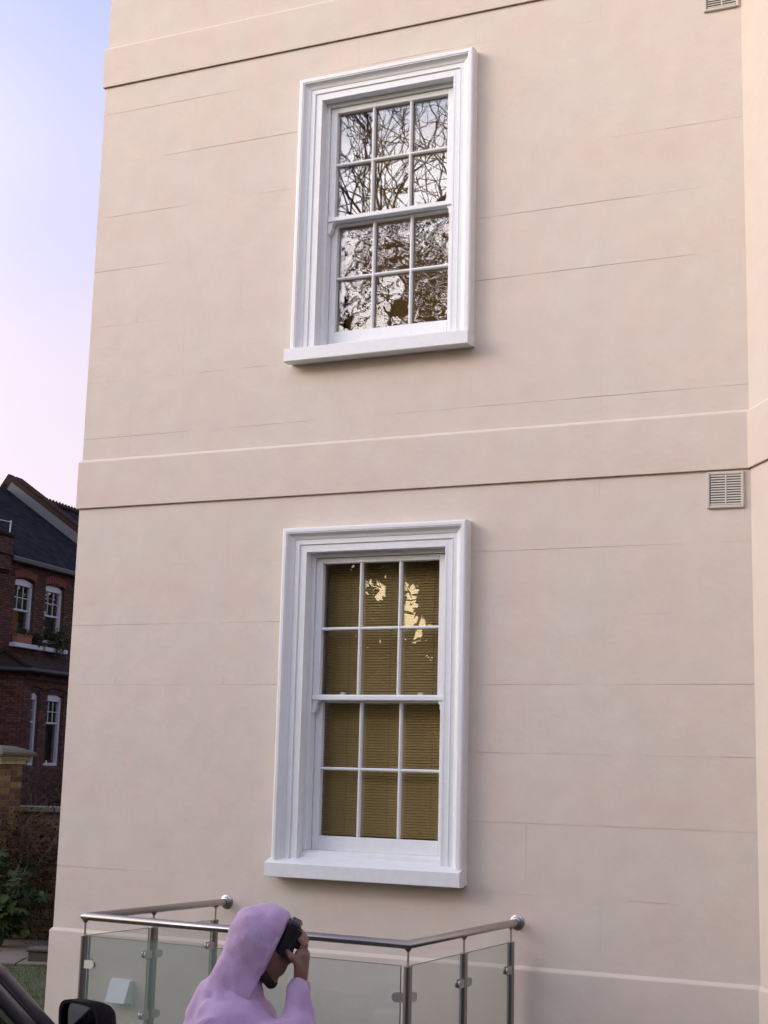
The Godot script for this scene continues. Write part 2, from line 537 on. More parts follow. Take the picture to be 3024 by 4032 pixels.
# yb: bottom of the sashes; yt: opening head; ys: top of the sill front; glass heights of both sashes; the cross bars
func sash_window(yb: float, yt: float, ys: float, ug0: float, ug1: float, lg0: float, lg1: float, ubar: float, lbar: float, low: bool) -> void:
	var xl := 1.84
	var xr := 2.82
	# moulded architrave, mitred at the head
	var prof := PackedVector2Array([Vector2(-0.0, -0.01), Vector2(0, 0.036), Vector2(0.002, 0.038), Vector2(0.040, 0.038), Vector2(0.0405, 0.043), Vector2(0.044, 0.048), Vector2(0.048, 0.048), Vector2(0.0485, 0.045), Vector2(0.076, 0.045), Vector2(0.0765, 0.050), Vector2(0.083, 0.053), Vector2(0.091, 0.056), Vector2(0.099, 0.062), Vector2(0.106, 0.071), Vector2(0.112, 0.083), Vector2(0.1125, 0.088), Vector2(0.120, 0.088), Vector2(0.1205, 0.093), Vector2(0.139, 0.093), Vector2(0.146, 0.089), Vector2(0.150, 0.081), Vector2(0.150, -0.005)])
	var am := MB.new()
	var y0 := ys - 0.02
	for i in prof.size() - 1:
		var p := prof[i]
		var q := prof[i + 1]
		var e := q - p
		var st := func(t: Vector2, k: int) -> Vector3:
			if k == 0: return Vector3(xl - t.x, y0, t.y)
			if k == 1: return Vector3(xl - t.x, yt + t.x, t.y)
			if k == 2: return Vector3(xr + t.x, yt + t.x, t.y)
			return Vector3(xr + t.x, y0, t.y)
		for k in 3:
			var o: Vector3 = [Vector3(-1, 0, 0), Vector3(0, 1, 0), Vector3(1, 0, 0)][k]
			am.fquad(st.call(p, k), st.call(p, k + 1), st.call(q, k + 1), st.call(q, k), Vector3(0, 0, e.x) - o * e.y)
	# the fixed box frame with its linings is the window's own mesh
	var fm := MB.new()
	var zr := -0.032
	for s in [[xl - 0.004, xl + 0.004, 1], [xr - 0.004, xr + 0.004, -1]]:
		fm.box(Vector3((s[0] + s[1]) / 2, (ys + yt) / 2 - 0.01, -0.06), Vector3(0.012, yt - ys + 0.06, 0.20))
		var x: float = (xl + 0.002) if s[2] == 1 else (xr - 0.002)
		fm.box(Vector3(x + s[2] * 0.014, (yb + yt) / 2, -0.098), Vector3(0.034, yt - yb, 0.13), 0.003)
	fm.box(Vector3((xl + xr) / 2, yt, -0.06), Vector3(xr - xl - 0.014, 0.012, 0.20))
	fm.box(Vector3((xl + xr) / 2, yt - 0.019, -0.098), Vector3(xr - xl - 0.062, 0.030, 0.13), 0.003)
	fm.box(Vector3((xl + xr) / 2, yb - 0.03, -0.105), Vector3(xr - xl - 0.01, 0.06, 0.14), 0.003)
	var win := part("sash_window", fm, M.paint, house)
	part("architrave", am, M.paint, win)
	# sill with a weathered top
	var sl := MB.new()
	var zs := 0.128
	var top := (yb - 0.003)
	sl.extrude(PackedVector2Array([Vector2(-0.05, ys - 0.03), Vector2(-0.05, maxf(top - 0.02, ys + 0.006)), Vector2(zs - 0.004, ys + 0.002), Vector2(zs, ys - 0.002), Vector2(zs, ys - 0.083), Vector2(zs - 0.004, ys - 0.087), Vector2(0.05, ys - 0.087), Vector2(0.05, ys - 0.079), Vector2(0.0, ys - 0.079), Vector2(0.0, ys - 0.03)]), 1.668, 2.974, Basis(Vector3(0, 0, 1), Vector3(0, 1, 0), Vector3(1, 0, 0)))
	part("sill", sl, M.paint, win)
	if low:
		var ss := MB.new()
		ss.extrude(PackedVector2Array([Vector2(-0.11, yb - 0.05), Vector2(-0.11, yb - 0.001), Vector2(-0.02, yb - 0.008), Vector2(-0.004, yb - 0.016), Vector2(-0.004, yb - 0.05)]), xl + 0.006, xr - 0.006, Basis(Vector3(0, 0, 1), Vector3(0, 1, 0), Vector3(1, 0, 0)))
		part("sub_sill", ss, M.paint, win)
	# two sashes
	for k in 2:
		var up := k == 0
		var z := -0.075 if up else -0.128
		var g0 := ug0 if up else lg0
		var g1 := ug1 if up else lg1
		var xa := 1.921
		var xb := 2.739
		var b0 := (g0 - 0.037) if up else yb
		var b1 := (yt - 0.037) if up else (g1 + 0.04)
		var s := MB.new()
		var so := xl + 0.034
		var si := xr - 0.034
		s.box(Vector3((so + xa) / 2, (b0 + b1) / 2, z), Vector3(xa - so, b1 - b0, 0.046), 0.003)
		s.box(Vector3((si + xb) / 2, (b0 + b1) / 2, z), Vector3(si - xb, b1 - b0, 0.046), 0.003)
		s.box(Vector3(2.33, (g1 + b1) / 2, z), Vector3(xb - xa, b1 - g1, 0.045), 0.003)
		s.box(Vector3(2.33, (g0 + b0) / 2, z), Vector3(xb - xa, g0 - b0, 0.045), 0.003)
		if up:
			s.box(Vector3(2.33, g0 - 0.021, z + 0.026), Vector3(si - so, 0.030, 0.016), 0.004)
		part("upper_sash" if up else "lower_sash", s, M.paint, win)
		var bx := [2.194, 2.470]
		var by := ubar if up else lbar
		for x in bx:
			var b := MB.new()
			b.box(Vector3(x, (g0 + g1) / 2, z + 0.004), Vector3(0.018, g1 - g0 + 0.004, 0.034), 0.006)
			part("glazing_bar", b, M.paint, win)
		var hb := MB.new()
		hb.box(Vector3(2.33, by, z + 0.003), Vector3(xb - xa + 0.004, 0.018, 0.034), 0.006)
		part("glazing_bar", hb, M.paint, win)
		var cx := [xa, bx[0], bx[1], xb]
		var cy := [g0, by, g1]
		for i in 3:
			for j in 2:
				part("pane", pane_mesh(cx[i] + 0.002, cx[i + 1] - 0.002, cy[j] + 0.002, cy[j + 1] - 0.002, z - 0.008, 0.0 if up or low else 1.0, i * 7 + j * 3 + k), M.glass, win)
		if up:
			for s2 in [-1, 1]:
				var h := MB.new()
				var hx := (so + 0.001) if s2 == -1 else (si - 0.001)
				h.extrude(PackedVector2Array([Vector2(0, 0.002), Vector2(0.0, -0.075), Vector2(0.008, -0.078), Vector2(0.018, -0.070), Vector2(0.022, -0.055), Vector2(0.030, -0.048), Vector2(0.026, -0.036), Vector2(0.030, -0.020), Vector2(0.038, -0.012), Vector2(0.040, 0.002)]), -0.02, 0.022, Basis(Vector3(-s2, 0, 0), Vector3.UP, Vector3(0, 0, 1)), Vector3(hx, b0, z))
				part("sash_horn", h, M.paint, win)
		elif low:
			for x in [2.06, 2.60]:
				var f := MB.new()
				f.box(Vector3(x, g1 + 0.052, z + 0.004), Vector3(0.034, 0.024, 0.03), 0.005)
				part("sash_fastener", f, M.paint_shade, win)

# sealed double glazing: two sheets; old rolled glass in one sash wavers, so its surface is modelled with waves
func pane_mesh(x0: float, x1: float, y0: float, y1: float, z: float, wavy: float, sd: int) -> MB:
	var mb := MB.new()
	var rng := RandomNumberGenerator.new()
	rng.seed = 100 + sd
	var tx := rng.randf_range(-0.0011, 0.0011)
	var ty := rng.randf_range(-0.0011, 0.0011)
	var w := FastNoiseLite.new()
	w.seed = 31 + sd
	w.frequency = 1.0
	w.fractal_octaves = 2
	var nx := 44 if wavy > 0 else 8
	var ny := 60 if wavy > 0 else 12
	for sheet in 4:
		var zz: float = z + [0.0, -0.004, -0.010, -0.014][sheet]
		var face := 1.0 if sheet % 2 == 0 else -1.0
		var amp := 0.00050 * wavy + 0.000012
		var hh := func(x: float, y: float) -> float:
			return amp * (w.get_noise_2d(x * 4.2, y * 6.0) + 0.12 * w.get_noise_2d(x * 13.0 + 5.0, y * 18.0)) if wavy > 0 else amp * w.get_noise_2d(x * 5.0, y * 5.0)
		var P := []
		var N := []
		for j in ny + 1:
			for i in nx + 1:
				var x := lerpf(x0, x1, float(i) / nx)
				var y := lerpf(y0, y1, float(j) / ny)
				var h: float = hh.call(x, y)
				var e := 0.001
				var nn := Vector3(-(float(hh.call(x + e, y)) - h) / e + tx, -(float(hh.call(x, y + e)) - h) / e + ty, 1.0).normalized()
				P.append(Vector3(x, y, zz + h))
				N.append(nn * face)
		for j in ny:
			for i in nx:
				var a := j * (nx + 1) + i
				mb.tri(P[a], P[a + 1], P[a + nx + 2], N[a], N[a + 1], N[a + nx + 2])
				mb.tri(P[a], P[a + nx + 2], P[a + nx + 1], N[a], N[a + nx + 2], N[a + nx + 1])
	return mb

func build_blinds() -> void:
	var b := thing("venetian_blind", "closed olive-brown venetian blind behind the glass of the lower sash window", "blind", Vector3(2.33, 3.52, -0.205))
	var hr := MB.new()
	hr.box(Vector3(0, 0, 0), Vector3(0.88, 0.035, 0.03), 0.003)
	part("head_rail", hr, M.slat, b)
	var sm := MB.new()
	var wv := 0.0205
	var pts := []
	for i in 5:
		var t := float(i) / 4 - 0.5
		pts.append(Vector2((0.25 - t * t) * 0.013, t * wv))
	var tilt := deg_to_rad(41)
	for i in 4:
		for s in [0.0, 0.0006]:
			var q0: Vector2 = (pts[i] + Vector2(-s, 0)).rotated(tilt)
			var q1: Vector2 = (pts[i + 1] + Vector2(-s, 0)).rotated(tilt)
			sm.fquad(Vector3(-0.435, q0.y, q0.x), Vector3(0.435, q0.y, q0.x), Vector3(0.435, q1.y, q1.x), Vector3(-0.435, q1.y, q1.x), Vector3(0, 0, 1.0 if s == 0.0 else -1.0))
	var slat := sm.mesh()
	var rng := RandomNumberGenerator.new()
	rng.seed = 5
	var y := -0.03
	while y > -1.735:
		var o := part("slat", slat, M.slat, b, Vector3(0, y, rng.randf_range(-0.0008, 0.0008)))
		o.rotation.x = rng.randf_range(-0.05, 0.05)
		o.rotation.z = rng.randf_range(-0.0012, 0.0012)
		y -= 0.0172
	for x in [-0.27, 0.02, 0.32]:
		var cd := MB.new()
		cd.box(Vector3(x, -0.88, 0.008), Vector3(0.0025, 1.72, 0.002))
		part("ladder_cord", cd, M.cord, b)
	var br := MB.new()
	br.box(Vector3(0, -1.752, 0), Vector3(0.87, 0.014, 0.022), 0.003)
	part("bottom_rail", br, M.slat, b)
	var r := thing("roller_blind", "plain brown roller blind drawn down behind the upper sash window", "blind", Vector3(2.36, 6.66, -0.215))
	var cl := MB.new()
	cl.box(Vector3(0.0, -0.80, 0), Vector3(0.80, 1.60, 0.003))
	part("cloth", cl, M.roller, r)
	var ro := MB.new()
	ro.tube(Vector3(-0.42, 0.0, 0), Vector3(0.42, 0, 0), 0.022, 0.022, 14)
	part("roller", ro, M.roller, r)

func build_wall_fittings() -> void:
	# two square louvred air vents high by the bay
	for k in 2:
		var y: float = [3.822, 6.932][k]
		var x: float = [4.538, 4.564][k]
		var v := thing("air_vent", ["square cream louvred air vent just under the middle band beside the bay", "square cream louvred air vent near the roof, cut by the top of the picture"][k], "air vent", Vector3(x, y, 0.0), 0.0, "louvred air vents on the stucco wall")
		v.rotation.z = [-0.012, 0.0][k]
		var f := MB.new()
		var s := 0.215
		f.box(Vector3(0, 0, 0.002), Vector3(s, s, 0.004))
		for sg in [-1.0, 1.0]:
			f.box(Vector3(sg * (s / 2 - 0.009), 0, 0.011), Vector3(0.018, s, 0.016), 0.004)
			f.box(Vector3(0, sg * (s / 2 - 0.009), 0.011), Vector3(s - 0.036, 0.018, 0.016), 0.004)
		f.box(Vector3(0.004, 0, 0.011), Vector3(0.010, s - 0.036, 0.014), 0.002)
		part("frame", f, M.vent, v)
		var dk := MB.new()
		dk.box(Vector3(0, 0, 0.0045), Vector3(s - 0.038, s - 0.038, 0.0005))
		part("duct", dk, M.gap, v)
		var lm := MB.new()
		lm.box(Vector3.ZERO, Vector3(0.083, 0.0118, 0.003), 0.0006, Basis(Vector3.RIGHT, deg_to_rad(-36)))
		var lmesh := lm.mesh()
		for i in 12:
			for sg in [-1.0, 1.0]:
				part("slat", lmesh, M.vent, v, Vector3(0.004 + sg * 0.0465, -0.0825 + i * 0.015, 0.0125))
	# hooded extractor outlet low on the wall, behind the balustrade glass
	var w := thing("extractor_hood", "white plastic extractor hood on the plinth behind the balustrade glass", "vent", Vector3(0.595, 0.71, 0.018))
	var pl := MB.new()
	pl.box(Vector3(0, 0, 0.006), Vector3(0.168, 0.168, 0.012), 0.004)
	part("back_plate", pl, M.pvc, w)
	var hd := MB.new()
	hd.extrude(PackedVector2Array([Vector2(0.012, 0.078), Vector2(0.030, 0.078), Vector2(0.092, -0.055), Vector2(0.088, -0.058), Vector2(0.026, 0.068), Vector2(0.012, 0.068)]), -0.076, 0.076, Basis(Vector3(0, 0, 1), Vector3.UP, Vector3(1, 0, 0)))
	for sg in [-1.0, 1.0]:
		hd.extrude(PackedVector2Array([Vector2(0.012, 0.078), Vector2(0.030, 0.078), Vector2(0.092, -0.055), Vector2(0.012, -0.062)]), sg * 0.073 - 0.002, sg * 0.073 + 0.002, Basis(Vector3(0, 0, 1), Vector3.UP, Vector3(1, 0, 0)))
	part("hood", hd, M.pvc, w)

# ---------------------------------------------------------------- glass balustrade
func flange(mb: MB, at: Vector3, dir: Vector3) -> void:
	var b := Basis(dir.cross(Vector3.UP).normalized(), dir, Vector3.ZERO)
	b.z = b.x.cross(b.y)
	mb.lathe(PackedVector2Array([Vector2(0, 0.012), Vector2(0.022, 0.012), Vector2(0.034, 0.010), Vector2(0.044, 0.004), Vector2(0.046, 0.0), Vector2(0, 0)]), 24, at, b)
	mb.lathe(PackedVector2Array([Vector2(0.0215, 0.012), Vector2(0.027, 0.012), Vector2(0.027, 0.03), Vector2(0.0215, 0.032)]), 20, at, b)

func make_post(root: Node3D, at: Vector3, rail_y: float, top: float) -> MeshInstance3D:
	var p := MB.new()
	p.lathe(PackedVector2Array([Vector2(0.0, 0.0), Vector2(0.05, 0.0), Vector2(0.05, 0.012), Vector2(0.0212, 0.014), Vector2(0.0212, top - 0.004), Vector2(0.018, top), Vector2(0.0, top)]), 20)
	var po := part("post", p, M.steel_dark, root, at)
	var s := MB.new()
	s.tube(Vector3(0, top - 0.002, 0), Vector3(0, rail_y - 0.018, 0), 0.0062, 0.0062, 10)
	s.lathe(PackedVector2Array([Vector2(0.0062, rail_y - 0.034), Vector2(0.015, rail_y - 0.026), Vector2(0.019, rail_y - 0.017), Vector2(0.0, rail_y - 0.016)]), 12)
	part("stem", s, M.steel, po)
	return po

func clamp_at(post: MeshInstance3D, dir: Vector3, y: float, m: Material) -> void:
	# a half-round glass clamp: two jaws with a rounded nose, a rubber strip between them
	var outl := PackedVector2Array([Vector2(0.0, -0.022), Vector2(0.042, -0.022)])
	for i in 9:
		var a := -PI / 2 + PI * i / 8
		outl.append(Vector2(0.045 + 0.020 * cos(a), 0.022 * sin(a)))
	outl.append(Vector2(0.042, 0.022)); outl.append(Vector2(0.0, 0.022))
	var b := Basis(dir, Vector3.UP, dir.cross(Vector3.UP))
	var j := MB.new()
	for sg in [-1.0, 1.0]:
		j.extrude(outl, minf(sg * 0.0055, sg * 0.014), maxf(sg * 0.0055, sg * 0.014), b, Vector3(0, y, 0) + dir * 0.016)
	for sg in [-1.0, 1.0]:
		j.tube(Vector3(0, y, 0) + dir * 0.052 + b.z * sg * 0.014, Vector3(0, y, 0) + dir * 0.052 + b.z * sg * 0.0155, 0.005, 0.005, 8)
	part("clamp", j, m, post)
	var r := MB.new()
	var o2 := PackedVector2Array()
	for q in outl: o2.append(q * Vector2(0.97, 0.9))
	r.extrude(o2, -0.0052, 0.0052, b, Vector3(0, y, 0) + dir * 0.017)
	part("clamp_gasket", r, M.rubber, post)

func glass_sheet(root: Node3D, a: Vector3, b: Vector3, top: float) -> void:
	var dir := (b - a).normalized()
	var g := MB.new()
	var m := dir.cross(Vector3.UP)
	var bs := Basis(dir, Vector3.UP, m)
	g.box((a + b) / 2 + Vector3(0, top / 2 + 0.03, 0), Vector3(a.distance_to(b), top - 0.06, 0.009), 0.0, bs)
	var p := part("glass_panel", g, M.rail_glass, root)
	var e := MB.new()
	e.box((a + b) / 2 + Vector3(0, top + 0.0014, 0), Vector3(a.distance_to(b), 0.0024, 0.0092), 0.0, bs)
	for q in [a - dir * 0.0014, b + dir * 0.0014]:
		e.box(q + Vector3(0, top / 2 + 0.03, 0), Vector3(0.0024, top - 0.06, 0.0092), 0.0, bs)
	part("polished_edge", e, M.glass_edge, p)

func build_balustrade() -> void:
	var root := thing("glass_balustrade", "stainless steel handrail and glass balustrade boxing in the wall under the lower window", "balustrade")
	var ry := 1.323
	var wl := Vector3(1.337, ry, 0.002)
	var wr := Vector3(3.291, ry, 0.002)
	var cl := Vector3(1.158, ry, 1.262)
	var cr := Vector3(3.187, ry, 1.370)
	var top := 1.222
	var r1 := MB.new()
	r1.pipe([wl, cl, cr, wr], [0.0212, 0.0212, 0.0212, 0.0212], 28)
	part("handrail", r1, M.steel, root)
	for w in [wl, wr]:
		var f := MB.new()
		flange(f, Vector3(w.x, ry, 0.0), Vector3(0, 0, 1))
		part("wall_flange", f, M.steel, root)
	var ground := func(p: Vector3) -> Vector3: return Vector3(p.x, 0, p.z)
	var lw: Vector3 = ground.call(wl.lerp(cl, 0.085))
	var lm: Vector3 = ground.call(wl.lerp(cl, 0.545))
	var lc: Vector3 = ground.call(cl)
	var fm: Vector3 = ground.call(cl.lerp(cr, 0.5))
	var rc: Vector3 = ground.call(cr)
	var rm: Vector3 = ground.call(cr.lerp(wr, 0.475))
	var rw: Vector3 = ground.call(cr.lerp(wr, 0.935))
	var seq := [lw, lm, lc, fm, rc, rm, rw]
	var posts := []
	for p in seq:
		posts.append(make_post(root, p, ry, top))
	for i in seq.size() - 1:
		var d: Vector3 = (seq[i + 1] - seq[i]).normalized()
		glass_sheet(root, seq[i] + d * 0.040, seq[i + 1] - d * 0.040, top - 0.004)
		for y in [top - 0.155, 0.72, 0.3]:
			clamp_at(posts[i], d, y, M.cream if i == 2 and y > 1.0 else M.steel)
			clamp_at(posts[i + 1], -d, y, M.steel)
	# the next one, in front of the bay: only its end shows
	var r2 := thing("glass_balustrade", "second steel balustrade in front of the bay, at the right edge of the picture", "balustrade", Vector3(4.868, 0, 0.62))
	var d2 := Vector3(0.98, 0, 0.2).normalized()
	var rail := MB.new()
	rail.pipe([Vector3(-0.012, 1.452, 0), Vector3(0.0, 1.452, 0), d2 * 1.9 + Vector3(0, 1.452, 0)], [0.017, 0.0215, 0.0215], 24)
	part("handrail", rail, M.steel, r2)
	var ps := []
	for t in [0.018, 0.95, 1.85]:
		ps.append(make_post(r2, d2 * t, 1.452, 1.345))
	for i in 2:
		glass_sheet(r2, d2 * ([0.018, 0.95][i] + 0.04), d2 * ([0.95, 1.85][i] - 0.04), 1.341)
		for y in [1.19, 0.75, 0.3]:
			clamp_at(ps[i], d2, y, M.steel)
			clamp_at(ps[i + 1], -d2, y, M.steel)

# ---------------------------------------------------------------- ground
func build_ground() -> void:
	var g := MB.new()
	g.fquad(Vector3(-600, 0, -600), Vector3(600, 0, -600), Vector3(600, 0, 600), Vector3(-600, 0, 600), Vector3.UP)
	struct("ground", g, mottled(0.06, 0.057, 0.054, 0.25, 0.03, 0.6, 0.95, 14, 0.3))
	var l := MB.new()
	l.fquad(Vector3(-4.2, 0.004, -4.75), Vector3(-0.05, 0.004, -6.6), Vector3(-0.05, 0.004, 1.5), Vector3(-4.2, 0.004, 1.5), Vector3.UP)
	struct("lawn", l, mottled(0.030, 0.043, 0.008, 0.25, 0.04, 1.2, 0.95, 15))
	var blade := MB.new()
	for k in 3:
		var a := TAU * k / 3
		var b := Vector3(cos(a), 0, sin(a)) * 0.012
		var w := Vector3(-sin(a), 0, cos(a)) * 0.0022
		var t := Vector3(cos(a) * 0.024, 0.038, sin(a) * 0.024)
		blade.ftri(b - w, b + w, b + t, Vector3(0.2, 1, 0.3))
	var rng := RandomNumberGenerator.new()
	rng.seed = 77
	var xf := []
	var tint := []
	for i in 9000:
		var p := Vector3(rng.randf_range(-4.1, -0.3), 0.004, rng.randf_range(-5.6, -1.0))
		if p.z < -4.72 - (p.x + 4.2) * 0.44: continue
		var s := rng.randf_range(0.5, 1.25)
		xf.append(Transform3D(Basis(Vector3.UP, rng.randf() * TAU).scaled(Vector3(s, s, s)), p))
		var c := rng.randf_range(0.7, 1.3)
		tint.append(Color(0.040 * c, 0.058 * c, 0.011 * c))
	var gm := mat(1, 1, 1, 0.9)
	gm.vertex_color_use_as_albedo = true
	var gr := many("grass", blade.mesh(), gm, xf, self, tint)
	tag(gr, "short green grass growing on the lawn beside the house corner", "grass", "", "stuff")
	# flagged path beyond the lawn: each flag is a piece
	var path := MB.new()
	var ax := Vector3(0.912, 0, -0.409)
	var az := Vector3(0.409, 0, 0.912)
	var o := Vector3(-5.2, 0, -5.9)
	path.fquad(o + Vector3(0, 0.002, 0) - ax * 1.6, o + Vector3(0, 0.002, 0) + ax * 6, o + Vector3(0, 0.002, 0) + ax * 6 + az * 1.62, o + Vector3(0, 0.002, 0) + az * 1.62 - ax * 1.6, Vector3.UP)
	var pth := struct("path", path, mottled(0.10, 0.09, 0.075, 0.2, 0.05, 1.5, 0.95, 16))
	var fm := mottled(0.11, 0.097, 0.077, 0.22, 0.03, 1.3, 0.9, 17, 0.2)
	for j in 3:
		for i in 9:
			var f := MB.new()
			f.box(o + ax * (-1.3 + i * 0.78 + (j % 2) * 0.35) + az * (0.27 + j * 0.53) + Vector3(0, 0.012 + rng.randf() * 0.006, 0), Vector3(0.765, 0.03, 0.515), 0.006, Basis(ax, Vector3.UP, az))
			part("paving_flag", f, fm, pth)
	var tb := MB.new()
	tb.box(Vector3(0, 0.065, 0), Vector3(0.60, 0.13, 0.24), 0.015)
	tb.box(Vector3(0, 0.145, 0), Vector3(0.63, 0.03, 0.27), 0.008)
	solo("stone_trough", tb, mottled(0.05, 0.043, 0.038, 0.3, 0.04, 2.0, 0.95, 18, 0.3), "low dark stone block on the path beside the house corner", "trough", Vector3(-3.74, 0.0, -5.14)).rotation.y = deg_to_rad(24)

# ---------------------------------------------------------------- bricks
func brick_rows(x0: float, x1: float, y0: float, y1: float, z: float, holes: Array, rng: RandomNumberGenerator, out: Array, b := Basis.IDENTITY, o := Vector3.ZERO, flemish := false) -> void:
	var row := int(round(y0 / 0.075))
	var y := y0
	while y + 0.06 <= y1:
		var x := x0 - (0.1125 if row % 2 else 0.0)
		while x < x1 - 0.02:
			var l := 0.215
			var a := maxf(x, x0)
			var e := minf(x + l, x1)
			if e - a > 0.03:
				var hit := false
				for h in holes:
					var r: Rect2 = h
					if y + 0.065 > r.position.y and y < r.end.y:
						if a >= r.position.x and e <= r.end.x: hit = true
						elif a < r.position.x and e > r.position.x: e = r.position.x
						elif a < r.end.x and e > r.end.x: a = r.end.x
				if not hit and e - a > 0.02:
					var t := Transform3D(b * Basis.from_scale(Vector3((e - a) / 0.215, 1, 1)), o + b * Vector3((a + e) / 2, y + 0.0325, z + rng.randf_range(-0.0025, 0.0025)))
					out.append(t)
			x += l + 0.010
		y += 0.075
		row += 1

func brick_mesh() -> ArrayMesh:
	var m := MB.new()
	m.box(Vector3.ZERO, Vector3(0.215, 0.065, 0.05), 0.004)
	return m.mesh()

func lay(root: Node3D, list: Array, single: int, tones: Array, rng: RandomNumberGenerator) -> void:
	var bm := brick_mesh()
	var ms := []
	for t in tones: ms.append(mottled(t.r, t.g, t.b, 0.18, 0.05, 3.0, 0.92, 30))
	var xf := []
	var tint := []
	for i in list.size():
		if i < single:
			var o := part("brick", bm, ms[rng.randi() % ms.size()], root)
			o.transform = list[i]
		else:
			xf.append(list[i])
			var c: Color = tones[rng.randi() % tones.size()]
			var k := rng.randf_range(0.8, 1.2)
			tint.append(Color(c.r * k, c.g * k, c.b * k))
	if xf.size():
		var m := mat(1, 1, 1, 0.92)
		m.vertex_color_use_as_albedo = true
		many("brickwork", bm, m, xf, root, tint)

const HX := Vector3(-0.113203, 0, -0.993572)
const HZ := Vector3(0.993572, 0, -0.113203)
const HO := Vector3(-20.351, 0, -25.677)

func far_window(root: Node3D, x0: float, x1: float, y0: float, y1: float, ymid: float, z: float, cols: int, rows: int, lower_bars: bool, white: Material, glass: Material, dark: Material, curtain: Material) -> void:
	# arched head, box frame, two sashes
	var w := MB.new()
	var t := 0.085
	w.box(Vector3(x0 + t / 2, (y0 + y1) / 2, z), Vector3(t, y1 - y0, 0.10), 0.008)
	w.box(Vector3(x1 - t / 2, (y0 + y1) / 2, z), Vector3(t, y1 - y0, 0.10), 0.008)
	var head := PackedVector2Array([Vector2(x0, y1 - 0.1), Vector2(x1, y1 - 0.1)])
	for i in 9:
		var f := float(i) / 8
		head.append(Vector2(lerpf(x1, x0, f), y1 + 0.09 * (1 - pow(2 * f - 1, 2))))
	w.extrude(head, z - 0.05, z + 0.05)
	w.box(Vector3((x0 + x1) / 2, y0 + 0.04, z), Vector3(x1 - x0 - 2 * t + 0.01, 0.08, 0.09), 0.006)
	var win := part("window", w, white, root)
	var mr := MB.new()
	mr.box(Vector3((x0 + x1) / 2, ymid, z - 0.01), Vector3(x1 - x0 - 2 * t + 0.01, 0.055, 0.06), 0.006)
	part("meeting_rail", mr, white, win)
	var a := x0 + t
	var b := x1 - t
	for c in range(1, cols):
		var m := MB.new()
		var lo := ymid if not lower_bars else y0
		m.box(Vector3(lerpf(a, b, float(c) / cols), (lo + y1 - 0.1) / 2, z - 0.015), Vector3(0.024, y1 - 0.1 - lo, 0.03), 0.004)
		part("glazing_bar", m, white, win)
	for r in range(1, rows):
		var m := MB.new()
		m.box(Vector3((a + b) / 2, lerpf(ymid, y1 - 0.08, float(r) / rows), z - 0.015), Vector3(b - a, 0.024, 0.03), 0.004)
		part("glazing_bar", m, white, win)
	for c in cols:
		for r in rows:
			var m := MB.new()
			m.box(Vector3(lerpf(a, b, (c + 0.5) / cols), lerpf(ymid, y1 + 0.02, (r + 0.5) / rows), z - 0.02), Vector3((b - a) / cols - 0.026, (y1 + 0.02 - ymid) / rows - 0.03, 0.004))
			part("pane", m, glass, win)
	var lp := MB.new()
	lp.box(Vector3((a + b) / 2, (y0 + ymid) / 2 + 0.02, z - 0.035), Vector3(b - a, ymid - y0 - 0.1, 0.004))
	part("pane", lp, glass, win)
	var bk := MB.new()
	bk.box(Vector3((x0 + x1) / 2, (y0 + y1) / 2, z - 0.272), Vector3(x1 - x0 + 0.5, y1 - y0 + 0.4, 0.02))
	part("dark_room", bk, dark, win)
	if curtain:
		var cu := MB.new()
		for i in 7:
			cu.tube(Vector3(a + 0.05 + i * 0.10, y0 + 0.1, z - 0.22), Vector3(a + 0.05 + i * 0.10, ymid, z - 0.22), 0.055, 0.055, 8)
		part("curtain", cu, curtain, win)

